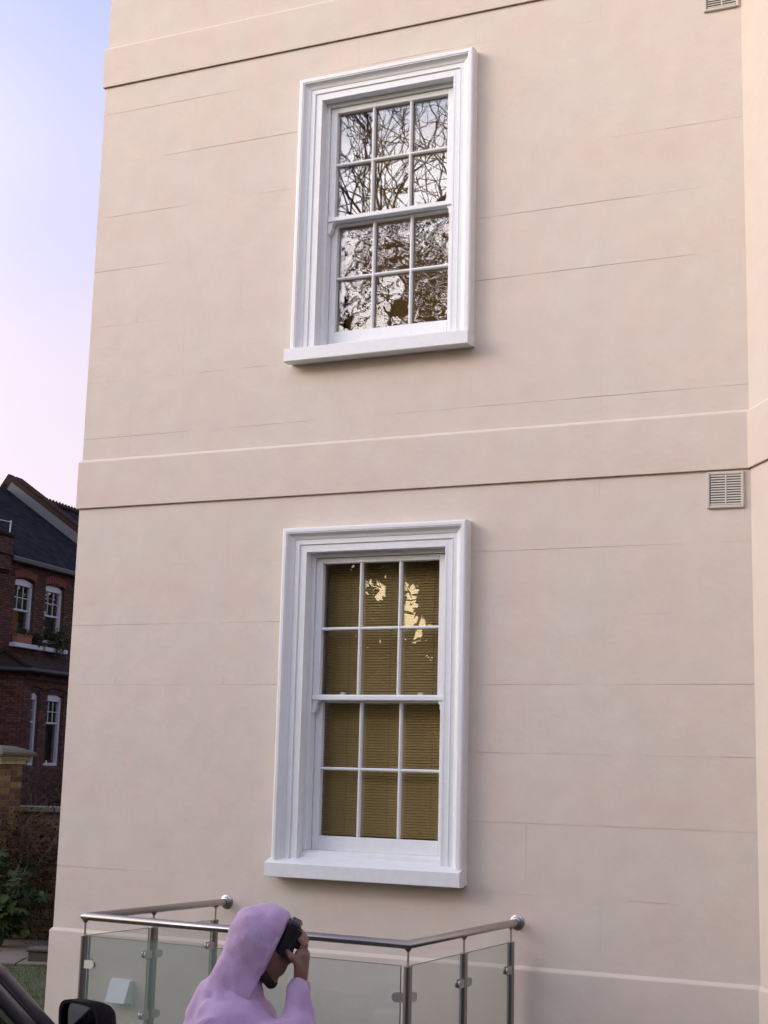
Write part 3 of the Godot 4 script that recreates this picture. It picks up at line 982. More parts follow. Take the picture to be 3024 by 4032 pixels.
func build_brick_house() -> void:
	var root := thing("brick_house", "dark red brick house with slate roof, far left beyond the stucco corner", "house", HO)
	root.basis = Basis(HX, Vector3.UP, HZ)
	var rng := RandomNumberGenerator.new()
	rng.seed = 12
	var S1 := 5.3
	var red := [Color(0.055, 0.017, 0.013), Color(0.072, 0.023, 0.016), Color(0.042, 0.014, 0.011), Color(0.030, 0.012, 0.010), Color(0.070, 0.028, 0.019)]
	var mortar := mottled(0.05, 0.033, 0.028, 0.2, 0.05, 1.0, 0.95, 19)
	var white := mottled(0.36, 0.38, 0.43, 0.05, 0.04, 1.0, 0.5, 20)
	var glass: StandardMaterial3D = M.glass
	var dark := mat(0.02, 0.018, 0.016, 0.95)
	var lead := mottled(0.085, 0.09, 0.10, 0.22, 0.03, 1.4, 0.9, 21)
	lead.metallic_specular = 0.2
	var slate := mottled(0.014, 0.017, 0.024, 0.25, 0.06, 1.0, 0.95, 22)
	slate.metallic_specular = 0.12
	var tile := mottled(0.028, 0.019, 0.015, 0.25, 0.05, 1.5, 0.95, 23)
	tile.metallic_specular = 0.2
	# facade backing, behind the bricks, with window openings
	var holes := [Rect2(-1.27, 5.50, 1.06, 1.75), Rect2(0.40, 5.55, 1.06, 1.72), Rect2(2.8, 5.55, 1.06, 1.72)]
	var xs := [-9.0, -1.27, -0.21, 0.40, 1.46, 2.8, 3.86, S1 + 8.0]
	var wl := MB.new()
	for i in xs.size() - 1:
		var a: float = xs[i]
		var b: float = xs[i + 1]
		if i % 2 == 0:
			wl.box(Vector3((a + b) / 2, 3.9, -0.20), Vector3(b - a, 7.8, 0.36))
		else:
			wl.box(Vector3((a + b) / 2, 2.75, -0.20), Vector3(b - a, 5.5, 0.36))
			wl.box(Vector3((a + b) / 2, 7.53, -0.20), Vector3(b - a, 0.54, 0.36))
	wl.box(Vector3(2.15, 3.9, -9.3), Vector3(22.3, 7.8, 0.3))
	wl.box(Vector3(-8.85, 3.9, -4.8), Vector3(0.3, 7.8, 8.8))
	part("wall", wl, mortar, root)
	var list := []
	# bay first: those bricks show largest
	var by := 4.62
	var bz := 0.8
	var bx0 := -1.72
	var bx1 := 1.95
	var bh := [Rect2(-1.30, 1.98, 0.42, 2.0), Rect2(-0.46, 1.98, 0.9, 2.0), Rect2(0.9, 1.98, 0.42, 2.0)]
	var cant := Vector3(bx0, 0, bz) - Vector3(bx0 - 0.8, 0, 0.0)
	var cl := cant.length()
	var cd := cant / cl
	var cb := Basis(cd, Vector3.UP, cd.cross(Vector3.UP))
	var bay_list := []
	brick_rows(0.0, cl, 2.1, by - 0.1, 0.0, [], rng, bay_list, cb, Vector3(bx0 - 0.8, 0, 0))
	list.append_array(bay_list)
	brick_rows(bx0, bx1, 2.1, by - 0.1, bz, bh, rng, list)
	brick_rows(-2.2, 2.2, 5.1, 7.70, 0.0, holes, rng, list)
	brick_rows(2.2, S1, 0.6, 7.70, 0.0, holes, rng, list)
	brick_rows(-4.5, -2.2, 0.6, 7.70, 0.0, holes, rng, list)
	brick_rows(bx0, bx1, 0.6, 2.1, bz, bh, rng, list)
	brick_rows(0.0, cl, 0.6, 2.1, 0.0, [], rng, list, cb, Vector3(bx0 - 0.8, 0, 0))
	brick_rows(S1, S1 + 8.0, 0.6, 7.70, 0.0, holes, rng, list)
	brick_rows(-9.0, -4.5, 0.6, 7.70, 0.0, holes, rng, list)
	# party pier at the near side
	brick_rows(-3.0, -1.78, 7.36, 8.30, 0.16, [], rng, list)
	lay(root, list, 300, red, rng)
	var pier := MB.new()
	pier.box(Vector3(-2.39, 7.83, 0.06), Vector3(1.215, 0.95, 0.24))
	pier.box(Vector3(-2.39, 8.36, 0.02), Vector3(1.29, 0.11, 0.42), 0.02)
	pier.box(Vector3(-2.39, 7.32, 0.03), Vector3(1.215, 0.08, 0.16), 0.01)
	part("party_pier", pier, tile, root)
	var ae := MB.new()
	ae.pipe([Vector3(-1.86, 8.40, 0.1), Vector3(-1.84, 8.78, 0.1)], [0.02, 0.02], 8)
	ae.pipe([Vector3(-2.6, 8.70, 0.1), Vector3(-1.80, 8.74, 0.1)], [0.014, 0.014], 8)
	part("white_pipe", ae, white, root)
	# brick arches over the windows: gauged voussoirs
	var arm := mottled(0.115, 0.03, 0.024, 0.15, 0.05, 2.0, 0.9, 24)
	for h in [[-1.27, -0.21, 7.25], [0.40, 1.46, 7.27], [2.8, 3.86, 7.27]]:
		for i in 13:
			var f := (i + 0.5) / 13.0
			var x: float = lerpf(h[0] - 0.06, h[1] + 0.06, f)
			var v := MB.new()
			v.box(Vector3(x, h[2] + 0.10 * (1 - pow(2 * f - 1, 2)) + 0.07, 0.012), Vector3(0.082, 0.22, 0.06), 0.005, Basis(Vector3(0, 0, 1), (0.5 - f) * 0.5))
			part("arch_brick", v, arm, root)
	far_window(root, -1.27, -0.21, 5.50, 7.16, 6.36, -0.12, 3, 2, false, white, glass, dark, mat(0.14, 0.06, 0.02, 0.9))
	far_window(root, 0.40, 1.46, 5.55, 7.18, 6.36, -0.12, 3, 2, false, white, glass, dark, null)
	far_window(root, 2.8, 3.86, 5.55, 7.18, 6.36, -0.12, 3, 2, false, white, glass, dark, null)
	for s in [[-1.37, 0.13], [0.30, 1.56], [2.7, 3.96]]:
		var sm := MB.new()
		sm.box(Vector3((s[0] + s[1]) / 2, 5.33, 0.06), Vector3(s[1] - s[0], 0.13, 0.30), 0.015)
		part("window_sill", sm, white, root)
	# bay: backing, windows, hood moulds, lead-grey tiled roof with hips
	var bm := MB.new()
	for seg in [[-1.72, -1.30], [-0.88, -0.46], [0.44, 0.9], [1.32, 1.95]]:
		bm.box(Vector3((seg[0] + seg[1]) / 2, by / 2, bz - 0.17), Vector3(seg[1] - seg[0], by, 0.29))
	for seg in [[-1.30, -0.88], [-0.46, 0.44], [0.9, 1.32]]:
		bm.box(Vector3((seg[0] + seg[1]) / 2, 0.99, bz - 0.17), Vector3(seg[1] - seg[0], 1.98, 0.29))
		bm.box(Vector3((seg[0] + seg[1]) / 2, (3.98 + by) / 2, bz - 0.17), Vector3(seg[1] - seg[0], by - 3.98, 0.29))
	bm.box(Vector3(bx0 - 0.4, by / 2, 0.4) - cb.z * 0.17, Vector3(cl, by, 0.29), 0.0, cb)
	var c2 := Basis(Vector3(cd.x, 0, -cd.z), Vector3.UP, Vector3(cd.z, 0, cd.x))
	bm.box(Vector3(bx1 + 0.4, by / 2, 0.4) - Vector3(cb.z.x * -1, 0, cb.z.z) * 0.17, Vector3(cl, by, 0.29), 0.0, c2)
	part("bay_wall", bm, mortar, root)
	far_window(root, -1.30, -0.88, 1.98, 3.90, 3.18, bz - 0.12, 2, 2, false, white, glass, dark, null)
	far_window(root, -0.46, 0.44, 1.98, 3.90, 3.18, bz - 0.12, 3, 2, false, white, glass, dark, null)
	far_window(root, 0.9, 1.32, 1.98, 3.90, 3.18, bz - 0.12, 2, 2, false, white, glass, dark, null)
	var hm := MB.new()
	for w in [[-1.42, -0.76], [-0.60, 0.58], [0.78, 1.44]]:
		var pts := []
		var rad := []
		for i in 9:
			var f := float(i) / 8
			pts.append(Vector3(lerpf(w[0], w[1], f), 4.06 + 0.10 * (1 - pow(2 * f - 1, 2)), bz + 0.03))
			rad.append(0.022)
		hm.pipe(pts, rad, 6)
	part("hood_mould", hm, tile, root)
	var cs := MB.new()
	cs.plan_sweep(PackedVector2Array([Vector2(bx0 - 0.8, 0), Vector2(bx0, bz), Vector2(bx1, bz), Vector2(bx1 + 0.8, 0)]), PackedVector2Array([Vector2(0.0, 4.30), Vector2(0.04, 4.31), Vector2(0.04, 4.36), Vector2(0.0, 4.38)]))
	part("string_course", cs, tile, root)
	var br := MB.new()
	var ev := [Vector3(bx0 - 1.0, by, 0.0), Vector3(bx0 - 0.12, by, bz + 0.22), Vector3(bx1 + 0.12, by, bz + 0.22), Vector3(bx1 + 1.0, by, 0.0)]
	var rt := [Vector3(bx0 + 0.1, 5.12, 0.0), Vector3(bx1 - 0.1, 5.12, 0.0)]
	br.ftri(ev[0], ev[1], rt[0], Vector3(-1, 1, 1))
	br.fquad(ev[1], ev[2], rt[1], rt[0], Vector3(0, 1, 1))
	br.ftri(ev[2], ev[3], rt[1], Vector3(1, 1, 1))
	br.fquad(ev[0], ev[1], ev[1] - Vector3(0, 0.05, 0), ev[0] - Vector3(0, 0.05, 0), Vector3(-1, 0, 1))
	br.fquad(ev[1], ev[2], ev[2] - Vector3(0, 0.05, 0), ev[1] - Vector3(0, 0.05, 0), Vector3(0, 0, 1))
	br.fquad(ev[0] - Vector3(0, 0.05, 0), ev[1] - Vector3(0, 0.05, 0), ev[2] - Vector3(0, 0.05, 0), ev[3] - Vector3(0, 0.05, 0), Vector3(0, -1, 0))
	var bro := part("bay_roof", br, tile, root)
	var shing := MB.new()
	shing.box(Vector3.ZERO, Vector3(0.17, 0.022, 0.16), 0.003)
	var sx := []
	var tn := []
	var run: Vector3 = (rt[0] - ev[1])
	var sl := Vector3(0, 0.50, -(bz + 0.22))
	var sb := Basis(Vector3(1, 0, 0), sl.normalized().cross(Vector3(1, 0, 0)) * -1.0, Vector3(1, 0, 0).cross(sl.normalized()).cross(Vector3(1, 0, 0)))
	var nrm := Vector3(0, bz + 0.22, 0.50).normalized()
	sb = Basis(Vector3(1, 0, 0), nrm, Vector3(1, 0, 0).cross(nrm))
	for j in 11:
		var f := (j + 0.3) / 11.0
		var xa := lerpf(ev[1].x, rt[0].x, f)
		var xb := lerpf(ev[2].x, rt[1].x, f)
		var x := xa + (0.085 if j % 2 else 0.0)
		while x < xb:
			sx.append(Transform3D(sb * Basis(Vector3.RIGHT, 0.08), Vector3(x, by + 0.02 + f * 0.50, (bz + 0.22) * (1 - f))))
			var k := rng.randf_range(0.7, 1.5)
			tn.append(Color(0.026 * k, 0.018 * k, 0.014 * k))
			x += 0.174
	var tm := mat(1, 1, 1, 0.95)
	tm.metallic_specular = 0.2
	tm.vertex_color_use_as_albedo = true
	many("bay_shingles", shing.mesh(), tm, sx, bro, tn)
	var hip := MB.new()
	hip.pipe([ev[0] + Vector3(0.0, 0.02, 0), rt[0] + Vector3(0, 0.04, 0.04)], [0.07, 0.06], 8)
	hip.pipe([ev[1] + Vector3(0, 0.02, 0), rt[0] + Vector3(0, 0.04, 0.04)], [0.07, 0.06], 8)
	part("hip_tiles", hip, tile, bro)
	var gu := MB.new()
	gu.pipe([ev[0] + Vector3(0, -0.05, 0.06), ev[1] + Vector3(0, -0.05, 0.06), ev[2] + Vector3(0, -0.05, 0.06)], [0.075, 0.075, 0.075], 8)
	gu.box(Vector3(1.9, 7.72, 0.14), Vector3(S1 * 2 - 3.2, 0.16, 0.26), 0.03)
	part("gutter", gu, mat(0.008, 0.008, 0.01, 0.5), root)
	# main slate roof up to the ridge, with the party parapet and its lead flashing
	var e0 := Vector3(0, 7.80, 0.18)
	var rz := -4.72
	var ry := 7.80 + 0.72 * 4.72
	var rf := MB.new()
	rf.fquad(Vector3(-9, e0.y, e0.z), Vector3(S1, e0.y, e0.z), Vector3(S1, ry, rz), Vector3(-9, ry, rz), Vector3(0, 1, 1))
	rf.fquad(Vector3(-9, ry, rz), Vector3(S1, ry, rz), Vector3(S1, 7.8, -9.5), Vector3(-9, 7.8, -9.5), Vector3(0, 1, -1))
	rf.ftri(Vector3(-9, e0.y, e0.z), Vector3(-9, ry, rz), Vector3(-9, 7.8, -9.5), Vector3(-1, 0, 0))
	rf.fquad(Vector3(S1, e0.y, e0.z), Vector3(S1 + 8, e0.y, e0.z), Vector3(S1 + 8, ry, rz), Vector3(S1, ry, rz), Vector3(0, 1, 1))
	rf.fquad(Vector3(S1, ry, rz), Vector3(S1 + 8, ry, rz), Vector3(S1 + 8, 7.8, -9.5), Vector3(S1, 7.8, -9.5), Vector3(0, 1, -1))
	var roof := part("roof", rf, slate, root)
	var sm2 := MB.new()
	sm2.box(Vector3.ZERO, Vector3(0.248, 0.009, 0.30), 0.0)
	var un := Vector3(0, e0.z - rz, ry - e0.y).normalized()
	var ub := Basis(Vector3(1, 0, 0), un, Vector3(1, 0, 0).cross(un))
	var down := ub.z
	var len := Vector3(0, ry - e0.y, rz - e0.z).length()
	var sxf := []
	var stn := []
	var rows := int(len / 0.205)
	for j in rows:
		var p := e0 - down * (0.10 + j * 0.205)
		var x := -4.5 + (0.125 if j % 2 else 0.0)
		while x < S1 + 7.0:
			if absf(x - S1) > 0.3:
				sxf.append(Transform3D(ub * Basis(Vector3.RIGHT, 0.035) * Basis(Vector3.FORWARD, rng.randf_range(-0.012, 0.012)), p + Vector3(x, 0, 0) + un * (0.012 + rng.randf() * 0.004)))
				var k := rng.randf_range(0.65, 1.35)
				stn.append(Color(0.0135 * k, 0.0145 * k, 0.019 * k))
			x += 0.252
	var slm := mat(1, 1, 1, 0.95)
	slm.metallic_specular = 0.12
	slm.vertex_color_use_as_albedo = true
	many("slates", sm2.mesh(), slm, sxf, roof, stn)
	var para := MB.new()
	var pb := Basis(Vector3(1, 0, 0), un, Vector3(1, 0, 0).cross(un))
	var mid := (Vector3(0, e0.y, e0.z) + Vector3(0, ry, rz)) / 2
	para.box(mid + Vector3(S1 + 0.17, 0.26, 0), Vector3(0.33, 0.52, len + 0.35), 0.0, pb)
	para.box(Vector3(S1 + 0.17, (7.8 + ry) / 2, -7.15), Vector3(0.33, 0.56, len + 0.1), 0.0, Basis(Vector3(1, 0, 0), Vector3(0, un.y, -un.z), Vector3(1, 0, 0).cross(Vector3(0, un.y, -un.z))))
	var pp := part("party_parapet", para, tile, root)
	var cop := MB.new()
	var nseg := 9
	for i in nseg:
		var t := (i + 0.5) / nseg
		cop.box(Vector3(0, e0.y, e0.z).lerp(Vector3(0, ry, rz), t) + Vector3(S1 + 0.17, 0, 0) + un * 0.53, Vector3(0.42, 0.07, len / nseg - 0.015), 0.015, pb)
	part("coping_stones", cop, tile, pp)
	for i in 6:
		var t0 := i / 6.0
		var t1 := (i + 1) / 6.0
		var f := MB.new()
		f.box(Vector3(0, e0.y, e0.z).lerp(Vector3(0, ry, rz), (t0 + t1) / 2) + Vector3(S1 - 0.012 - 0.004 * (i % 2), 0, 0) + un * 0.17, Vector3(0.012, 0.29, len / 6 + 0.03), 0.003, pb)
		part("lead_flashing", f, lead, pp)
	# crested ridge tiles of the next roof
	for i in 30:
		var x := S1 + 0.6 + i * 0.22
		var r := MB.new()
		r.box(Vector3(x, ry + 0.03, rz), Vector3(0.21, 0.16, 0.26), 0.05)
		r.lathe(PackedVector2Array([Vector2(0.0, 0.0), Vector2(0.05, 0.0), Vector2(0.065, 0.06), Vector2(0.04, 0.12), Vector2(0.0, 0.14)]), 8, Vector3(x, ry + 0.08, rz))
		part("ridge_tile", r, tile, roof)
	# roof window
	var skl := MB.new()
	var so := e0 - down * 3.0
	skl.box(so + Vector3(-0.55, 0, 0) + un * 0.06, Vector3(1.0, 0.10, 1.25), 0.02, ub)
	var sk := part("roof_window", skl, mat(0.02, 0.02, 0.024, 0.6), root)
	var pg := MB.new()
	pg.box(so + Vector3(-0.55, 0, 0) + un * 0.115, Vector3(0.82, 0.006, 1.04), 0.0, ub)
	part("pane", pg, mat(0.10, 0.11, 0.13, 0.08, 0.6), sk)

func hp(s: float, y: float, o: float) -> Vector3:
	return HO + HX * s + HZ * o + Vector3(0, y, 0)

# ---------------------------------------------------------------- plants
func leaf_mesh(l: float, w: float, fold := 0.25) -> ArrayMesh:
	var m := MB.new()
	var mid := []
	var side := []
	for i in 5:
		var t := i / 4.0
		mid.append(Vector3(0, -0.12 * l * t * t, t * l))
		side.append(w * sin(PI * pow(t, 0.8)) * 0.5)
	for i in 4:
		for s in [-1.0, 1.0]:
			var a: Vector3 = mid[i] + Vector3(s * side[i], fold * side[i], 0)
			var b: Vector3 = mid[i + 1] + Vector3(s * side[i + 1], fold * side[i + 1], 0)
			m.fquad(mid[i], mid[i + 1], b, a, Vector3.UP)
	return m.mesh()

# a hand-shaped leaf of seven lobes
func lobed_leaf(r: float) -> ArrayMesh:
	var m := MB.new()
	var pts := []
	for k in 7:
		var a := deg_to_rad(-120 + k * 40)
		var l := r * (1.0 - 0.06 * absf(k - 3))
		if k > 0:
			var v := a - deg_to_rad(20)
			pts.append(Vector3(sin(v) * r * 0.46, 0.0, cos(v) * r * 0.46))
		for s in [-0.16, 0.0, 0.16]:
			var q := l * (1.0 if s == 0.0 else 0.72)
			pts.append(Vector3(sin(a + s) * q, -0.14 * q + (0.03 * r if s == 0.0 else 0.0), cos(a + s) * q))
	for i in pts.size() - 1:
		m.ftri(Vector3(0, 0.03 * r, 0), pts[i], pts[i + 1], Vector3.UP)
	return m.mesh()

func foliage_mat(r: float, g: float, b: float) -> StandardMaterial3D:
	var m := mat(r, g, b, 0.7)
	m.metallic_specular = 0.25
	m.backlight_enabled = true
	m.backlight = lin(r * 0.5, g * 0.6, b * 0.3)
	return m

func scatter_leaves(called: String, root: Node3D, blobs: Array, count: int, leaf: Mesh, r: float, g: float, b: float, rng: RandomNumberGenerator, spread := 0.45, gap := false) -> void:
	var xf := []
	var tn := []
	var vol := 0.0
	for q in blobs: vol += q[1].x * q[1].y * q[1].z
	for q in blobs:
		var rad: Vector3 = q[1]
		var k := int(count * rad.x * rad.y * rad.z / vol)
		for i in k:
			var d := Vector3(rng.randfn(), rng.randfn(), rng.randfn()).normalized()
			var t := pow(rng.randf(), 0.42) * rng.randf_range(0.82, 1.12)
			var p: Vector3 = q[0] + d * rad * t
			if gap:
				# the sight line towards the low western sky stays nearly open
				var w := (root.position + p - Vector3(6.106, 2.2, -8.394))
				var e := Vector2((6.106 + w.x * 8.309 / w.z - 2.455) / 0.17, (2.2 + w.y * 8.309 / w.z - 3.25) / 0.27)
				e.x += 0.5 * sin(e.y * 3.0)
				if e.length() < 1.0 + 0.35 * sin(e.angle() * 5.0) and rng.randf() < 0.96: continue
			var bs := Basis(Vector3.UP, rng.randf() * TAU) * Basis(Vector3.RIGHT, rng.randf_range(-0.5, 1.1)) * Basis(Vector3.FORWARD, rng.randf_range(-0.7, 0.7))
			var s := rng.randf_range(0.6, 1.3)
			xf.append(Transform3D(bs.scaled(Vector3(s, s, s)), p))
			var c := rng.randf_range(1 - spread, 1 + spread)
			tn.append(Color(r * c * rng.randf_range(0.85, 1.2), g * c, b * c))
	var m := mat(1, 1, 1, 0.85)
	m.metallic_specular = 0.15
	m.vertex_color_use_as_albedo = true
	many(called, leaf, m, xf, root, tn)

func grow(mb: MB, p: Vector3, d: Vector3, l: float, r: float, lvl: int, rng: RandomNumberGenerator, bend: float, lift: float, fork: int, thin := 0.0085) -> void:
	var pts := [p]
	var rad := [r]
	var n := 4 if lvl > 1 else 3
	var dir := d
	for i in n:
		dir = (dir + Vector3(rng.randfn(), rng.randfn() * 0.7 + lift, rng.randfn()) * bend).normalized()
		p += dir * l / n
		pts.append(p)
		rad.append(lerpf(r, maxf(r * 0.78, thin) if lvl > 0 else thin * 0.5, float(i + 1) / n))
	mb.pipe(pts, rad, 7 if lvl > 3 else (5 if lvl > 1 else 3), false)
	if lvl == 0:
		return
	var kids := fork + (rng.randi() % 2)
	for k in kids:
		var at := 1.0 if k < 2 else rng.randf_range(0.35, 0.95)
		var idx := clampi(int(at * n), 1, n)
		var ax := Vector3(rng.randfn(), rng.randfn(), rng.randfn()).cross(dir).normalized()
		var nd := dir.rotated(ax, rng.randf_range(0.3, 0.85) * (1.0 if k != 0 else 0.55))
		var shrink := rng.randf_range(0.62, 0.84)
		grow(mb, pts[idx], nd, l * shrink, maxf(float(rad[idx]) * (0.86 if k == 0 else rng.randf_range(0.55, 0.78)), thin), lvl - 1, rng, bend, lift, fork, thin)

func bare_tree(at: Vector3, label: String, sd: int, trunk_h: float, r: float) -> Node3D:
	var t := thing("bare_tree", label, "tree", at, 0.0, "bare trees mirrored in the upper window")
	var bark := mottled(0.060, 0.042, 0.032, 0.3, 0.08, 1.5, 0.95, 25, 0.5)
	var rng := RandomNumberGenerator.new()
	rng.seed = sd
	var tk := MB.new()
	var pts := []
	var rad := []
	for i in 8:
		var f := i / 7.0
		pts.append(Vector3(0.12 * sin(f * 3.0 + sd), trunk_h * f, 0.1 * sin(f * 4.0)))
		rad.append(r * (1.35 - 0.6 * f) if i else r * 1.8)
	tk.pipe(pts, rad, 12)
	part("trunk", tk, bark, t)
	var top: Vector3 = pts[7]
	for k in 5:
		var mb := MB.new()
		var a := TAU * (k + rng.randf() * 0.5) / 5
		var tilt := 0.25 + 0.4 * rng.randf() if k else 0.05
		grow(mb, top - Vector3(0, 0.3, 0), Vector3(cos(a) * sin(tilt), cos(tilt), sin(a) * sin(tilt)), trunk_h * 0.165, r * 0.58, 5, rng, 0.22, 0.16, 2, 0.0085)
		part("limb", mb, bark, t)
	# low boughs
	for k in 2:
		var mb := MB.new()
		var a := TAU * (k + rng.randf()) / 2
		grow(mb, pts[4 + k % 3], Vector3(cos(a) * 0.85, 0.5, sin(a) * 0.85), trunk_h * 0.16, r * 0.40, 5, rng, 0.24, 0.12, 2, 0.0075)
		part("limb", mb, bark, t)
	return t

func evergreen(at: Vector3, blobs: Array, count: int, label: String, sd: int, leaf := 0.17) -> void:
	var t := thing("evergreen_tree", label, "tree", at, 0.0, "dark evergreen trees mirrored in the lower window")
	var rng := RandomNumberGenerator.new()
	rng.seed = sd
	var tk := MB.new()
	var top := 0.0
	for b in blobs: top = maxf(top, b[0].y)
	tk.pipe([Vector3.ZERO, Vector3(0.05, top * 0.4, 0), Vector3(0, top, 0.05)], [0.16, 0.11, 0.04], 8)
	for b in blobs:
		tk.pipe([Vector3(0.02, b[0].y * 0.45, 0), b[0] * Vector3(0.6, 0.85, 0.6), b[0]], [0.05, 0.035, 0.015], 6)
	part("trunk", tk, mottled(0.05, 0.038, 0.03, 0.3, 0.08, 1.5, 0.95, 26), t)
	scatter_leaves("crown", t, blobs, count, leaf_mesh(leaf, leaf * 0.5), 0.028, 0.048, 0.018, rng, 0.45, true)

func build_trees_behind() -> void:
	# across the drive, behind the photographer: they stand in the panes' reflections and shade the lower wall
	bare_tree(Vector3(-3.5, 0, 13.2), "tall bare tree whose forked crown is mirrored in the upper window", 3, 9.8, 0.085)
	bare_tree(Vector3(-5.6, 0, 15.6), "bare tree mirrored at the left edge of the upper window", 8, 10.6, 0.08)
	bare_tree(Vector3(-1.5, 0, 15.0), "twiggy bare tree mirrored at the right edge of the upper window", 15, 9.0, 0.075)
	var V := func(x, y, z): return Vector3(x, y, z)
	evergreen(Vector3(-4.4, 0, 12.6), [[Vector3(-0.4, 1.6, 0), Vector3(1.5, 1.7, 1.2)], [Vector3(0.1, 3.6, 0.3), Vector3(0.95, 1.2, 1.0)], [Vector3(-0.6, 5.5, 0), Vector3(1.15, 1.5, 1.0)], [Vector3(-0.1, 7.6, 0), Vector3(0.8, 1.1, 0.8)]], 7200, "dark evergreen tree mirrored in the left panes of the lower window", 41, 0.17)
	evergreen(Vector3(-1.9, 0, 12.9), [[Vector3(-0.5, 1.5, 0), Vector3(1.6, 1.6, 1.2)], [Vector3(0.1, 3.9, 0.2), Vector3(0.95, 1.3, 1.0)], [Vector3(-0.5, 6.6, 0), Vector3(1.15, 1.1, 1.0)], [Vector3(-0.98, 9.2, 0.1), Vector3(0.5, 2.1, 0.6)]], 10500, "dark evergreen tree mirrored in the right panes of the lower window", 42, 0.17)
	evergreen(Vector3(-2.3, 0, 15.2), [[Vector3(0, 2.0, 0), Vector3(1.6, 2.0, 0.9)], [Vector3(0, 4.7, 0), Vector3(1.5, 1.6, 0.9)]], 3600, "dark evergreen filling in behind the right panes of the lower window", 47, 0.22)
	evergreen(Vector3(-3.1, 0, 14.2), [[Vector3(0, 1.7, 0), Vector3(1.9, 1.9, 1.0)], [Vector3(0, 6.5, 0), Vector3(1.7, 1.6, 0.9)]], 5600, "dark evergreen tree mirrored across the middle of the lower window", 43, 0.17)
	evergreen(Vector3(-5.0, 0, 16.6), [[Vector3(0, 2.2, 0), Vector3(2.6, 2.3, 1.0)], [Vector3(-0.2, 5.6, 0), Vector3(2.3, 2.3, 1.0)], [Vector3(0.2, 7.6, 0), Vector3(1.5, 1.5, 0.9)], [Vector3(0.6, 5.4, 0.2), Vector3(2.6, 1.3, 0.7)]], 17000, "broad evergreen tree standing behind the mirrored trees", 44, 0.24)
	var hg := thing("clipped_hedge", "long dark clipped hedge across the drive, mirrored low in the lower window", "hedge", Vector3(-2.0, 0, 18.4))
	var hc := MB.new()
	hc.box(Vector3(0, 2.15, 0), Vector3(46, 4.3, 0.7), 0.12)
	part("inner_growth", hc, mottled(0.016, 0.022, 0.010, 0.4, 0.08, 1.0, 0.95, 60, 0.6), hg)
	var hr := RandomNumberGenerator.new()
	hr.seed = 90
	var hb := []
	for k in 23: hb.append([Vector3(-22 + k * 2, 2.2, -0.25), Vector3(1.3, 2.35, 0.32)])
	scatter_leaves("foliage", hg, hb, 9000, leaf_mesh(0.3, 0.16), 0.026, 0.040, 0.016, hr)
	var row := ["leftmost evergreen of the tall row across the drive", "second evergreen from the left in the tall row across the drive", "evergreen of the tall row behind the grey car", "evergreen of the tall row right behind the photographer", "evergreen of the tall row just right of the photographer", "second evergreen from the right in the tall row across the drive", "rightmost evergreen of the tall row across the drive"]
	var at := [Vector3(-17.5, 0, 14.0), Vector3(-12.6, 0, 13.6), Vector3(-8.2, 0, 13.4), Vector3(1.6, 0, 12.8), Vector3(6.2, 0, 13.2), Vector3(10.9, 0, 13.0), Vector3(15.6, 0, 13.6)]
	for k in 7:
		if k < 2:
			evergreen([Vector3(-11.0, 0, -46), Vector3(-4.5, 0, -57)][k], [[Vector3(0, 3.0, 0), Vector3(4.5, 3.2, 3.5)], [Vector3(0.5, 7.5, 0), Vector3(4.0, 3.6, 3.2)]], 3000, ["big evergreen down the street behind the stucco house", "farthest evergreen down the street behind the stucco house"][k], 70 + k, 0.6)
		evergreen(at[k], [[Vector3(0, 2.2, 0), Vector3(2.7, 2.3, 1.5)], [Vector3(0.3, 5.2, 0), Vector3(2.5, 2.3, 1.5)], [Vector3(-0.2, 8.3, 0), Vector3(2.2, 2.3, 1.4)]], 4200, row[k], 50 + k, 0.36)

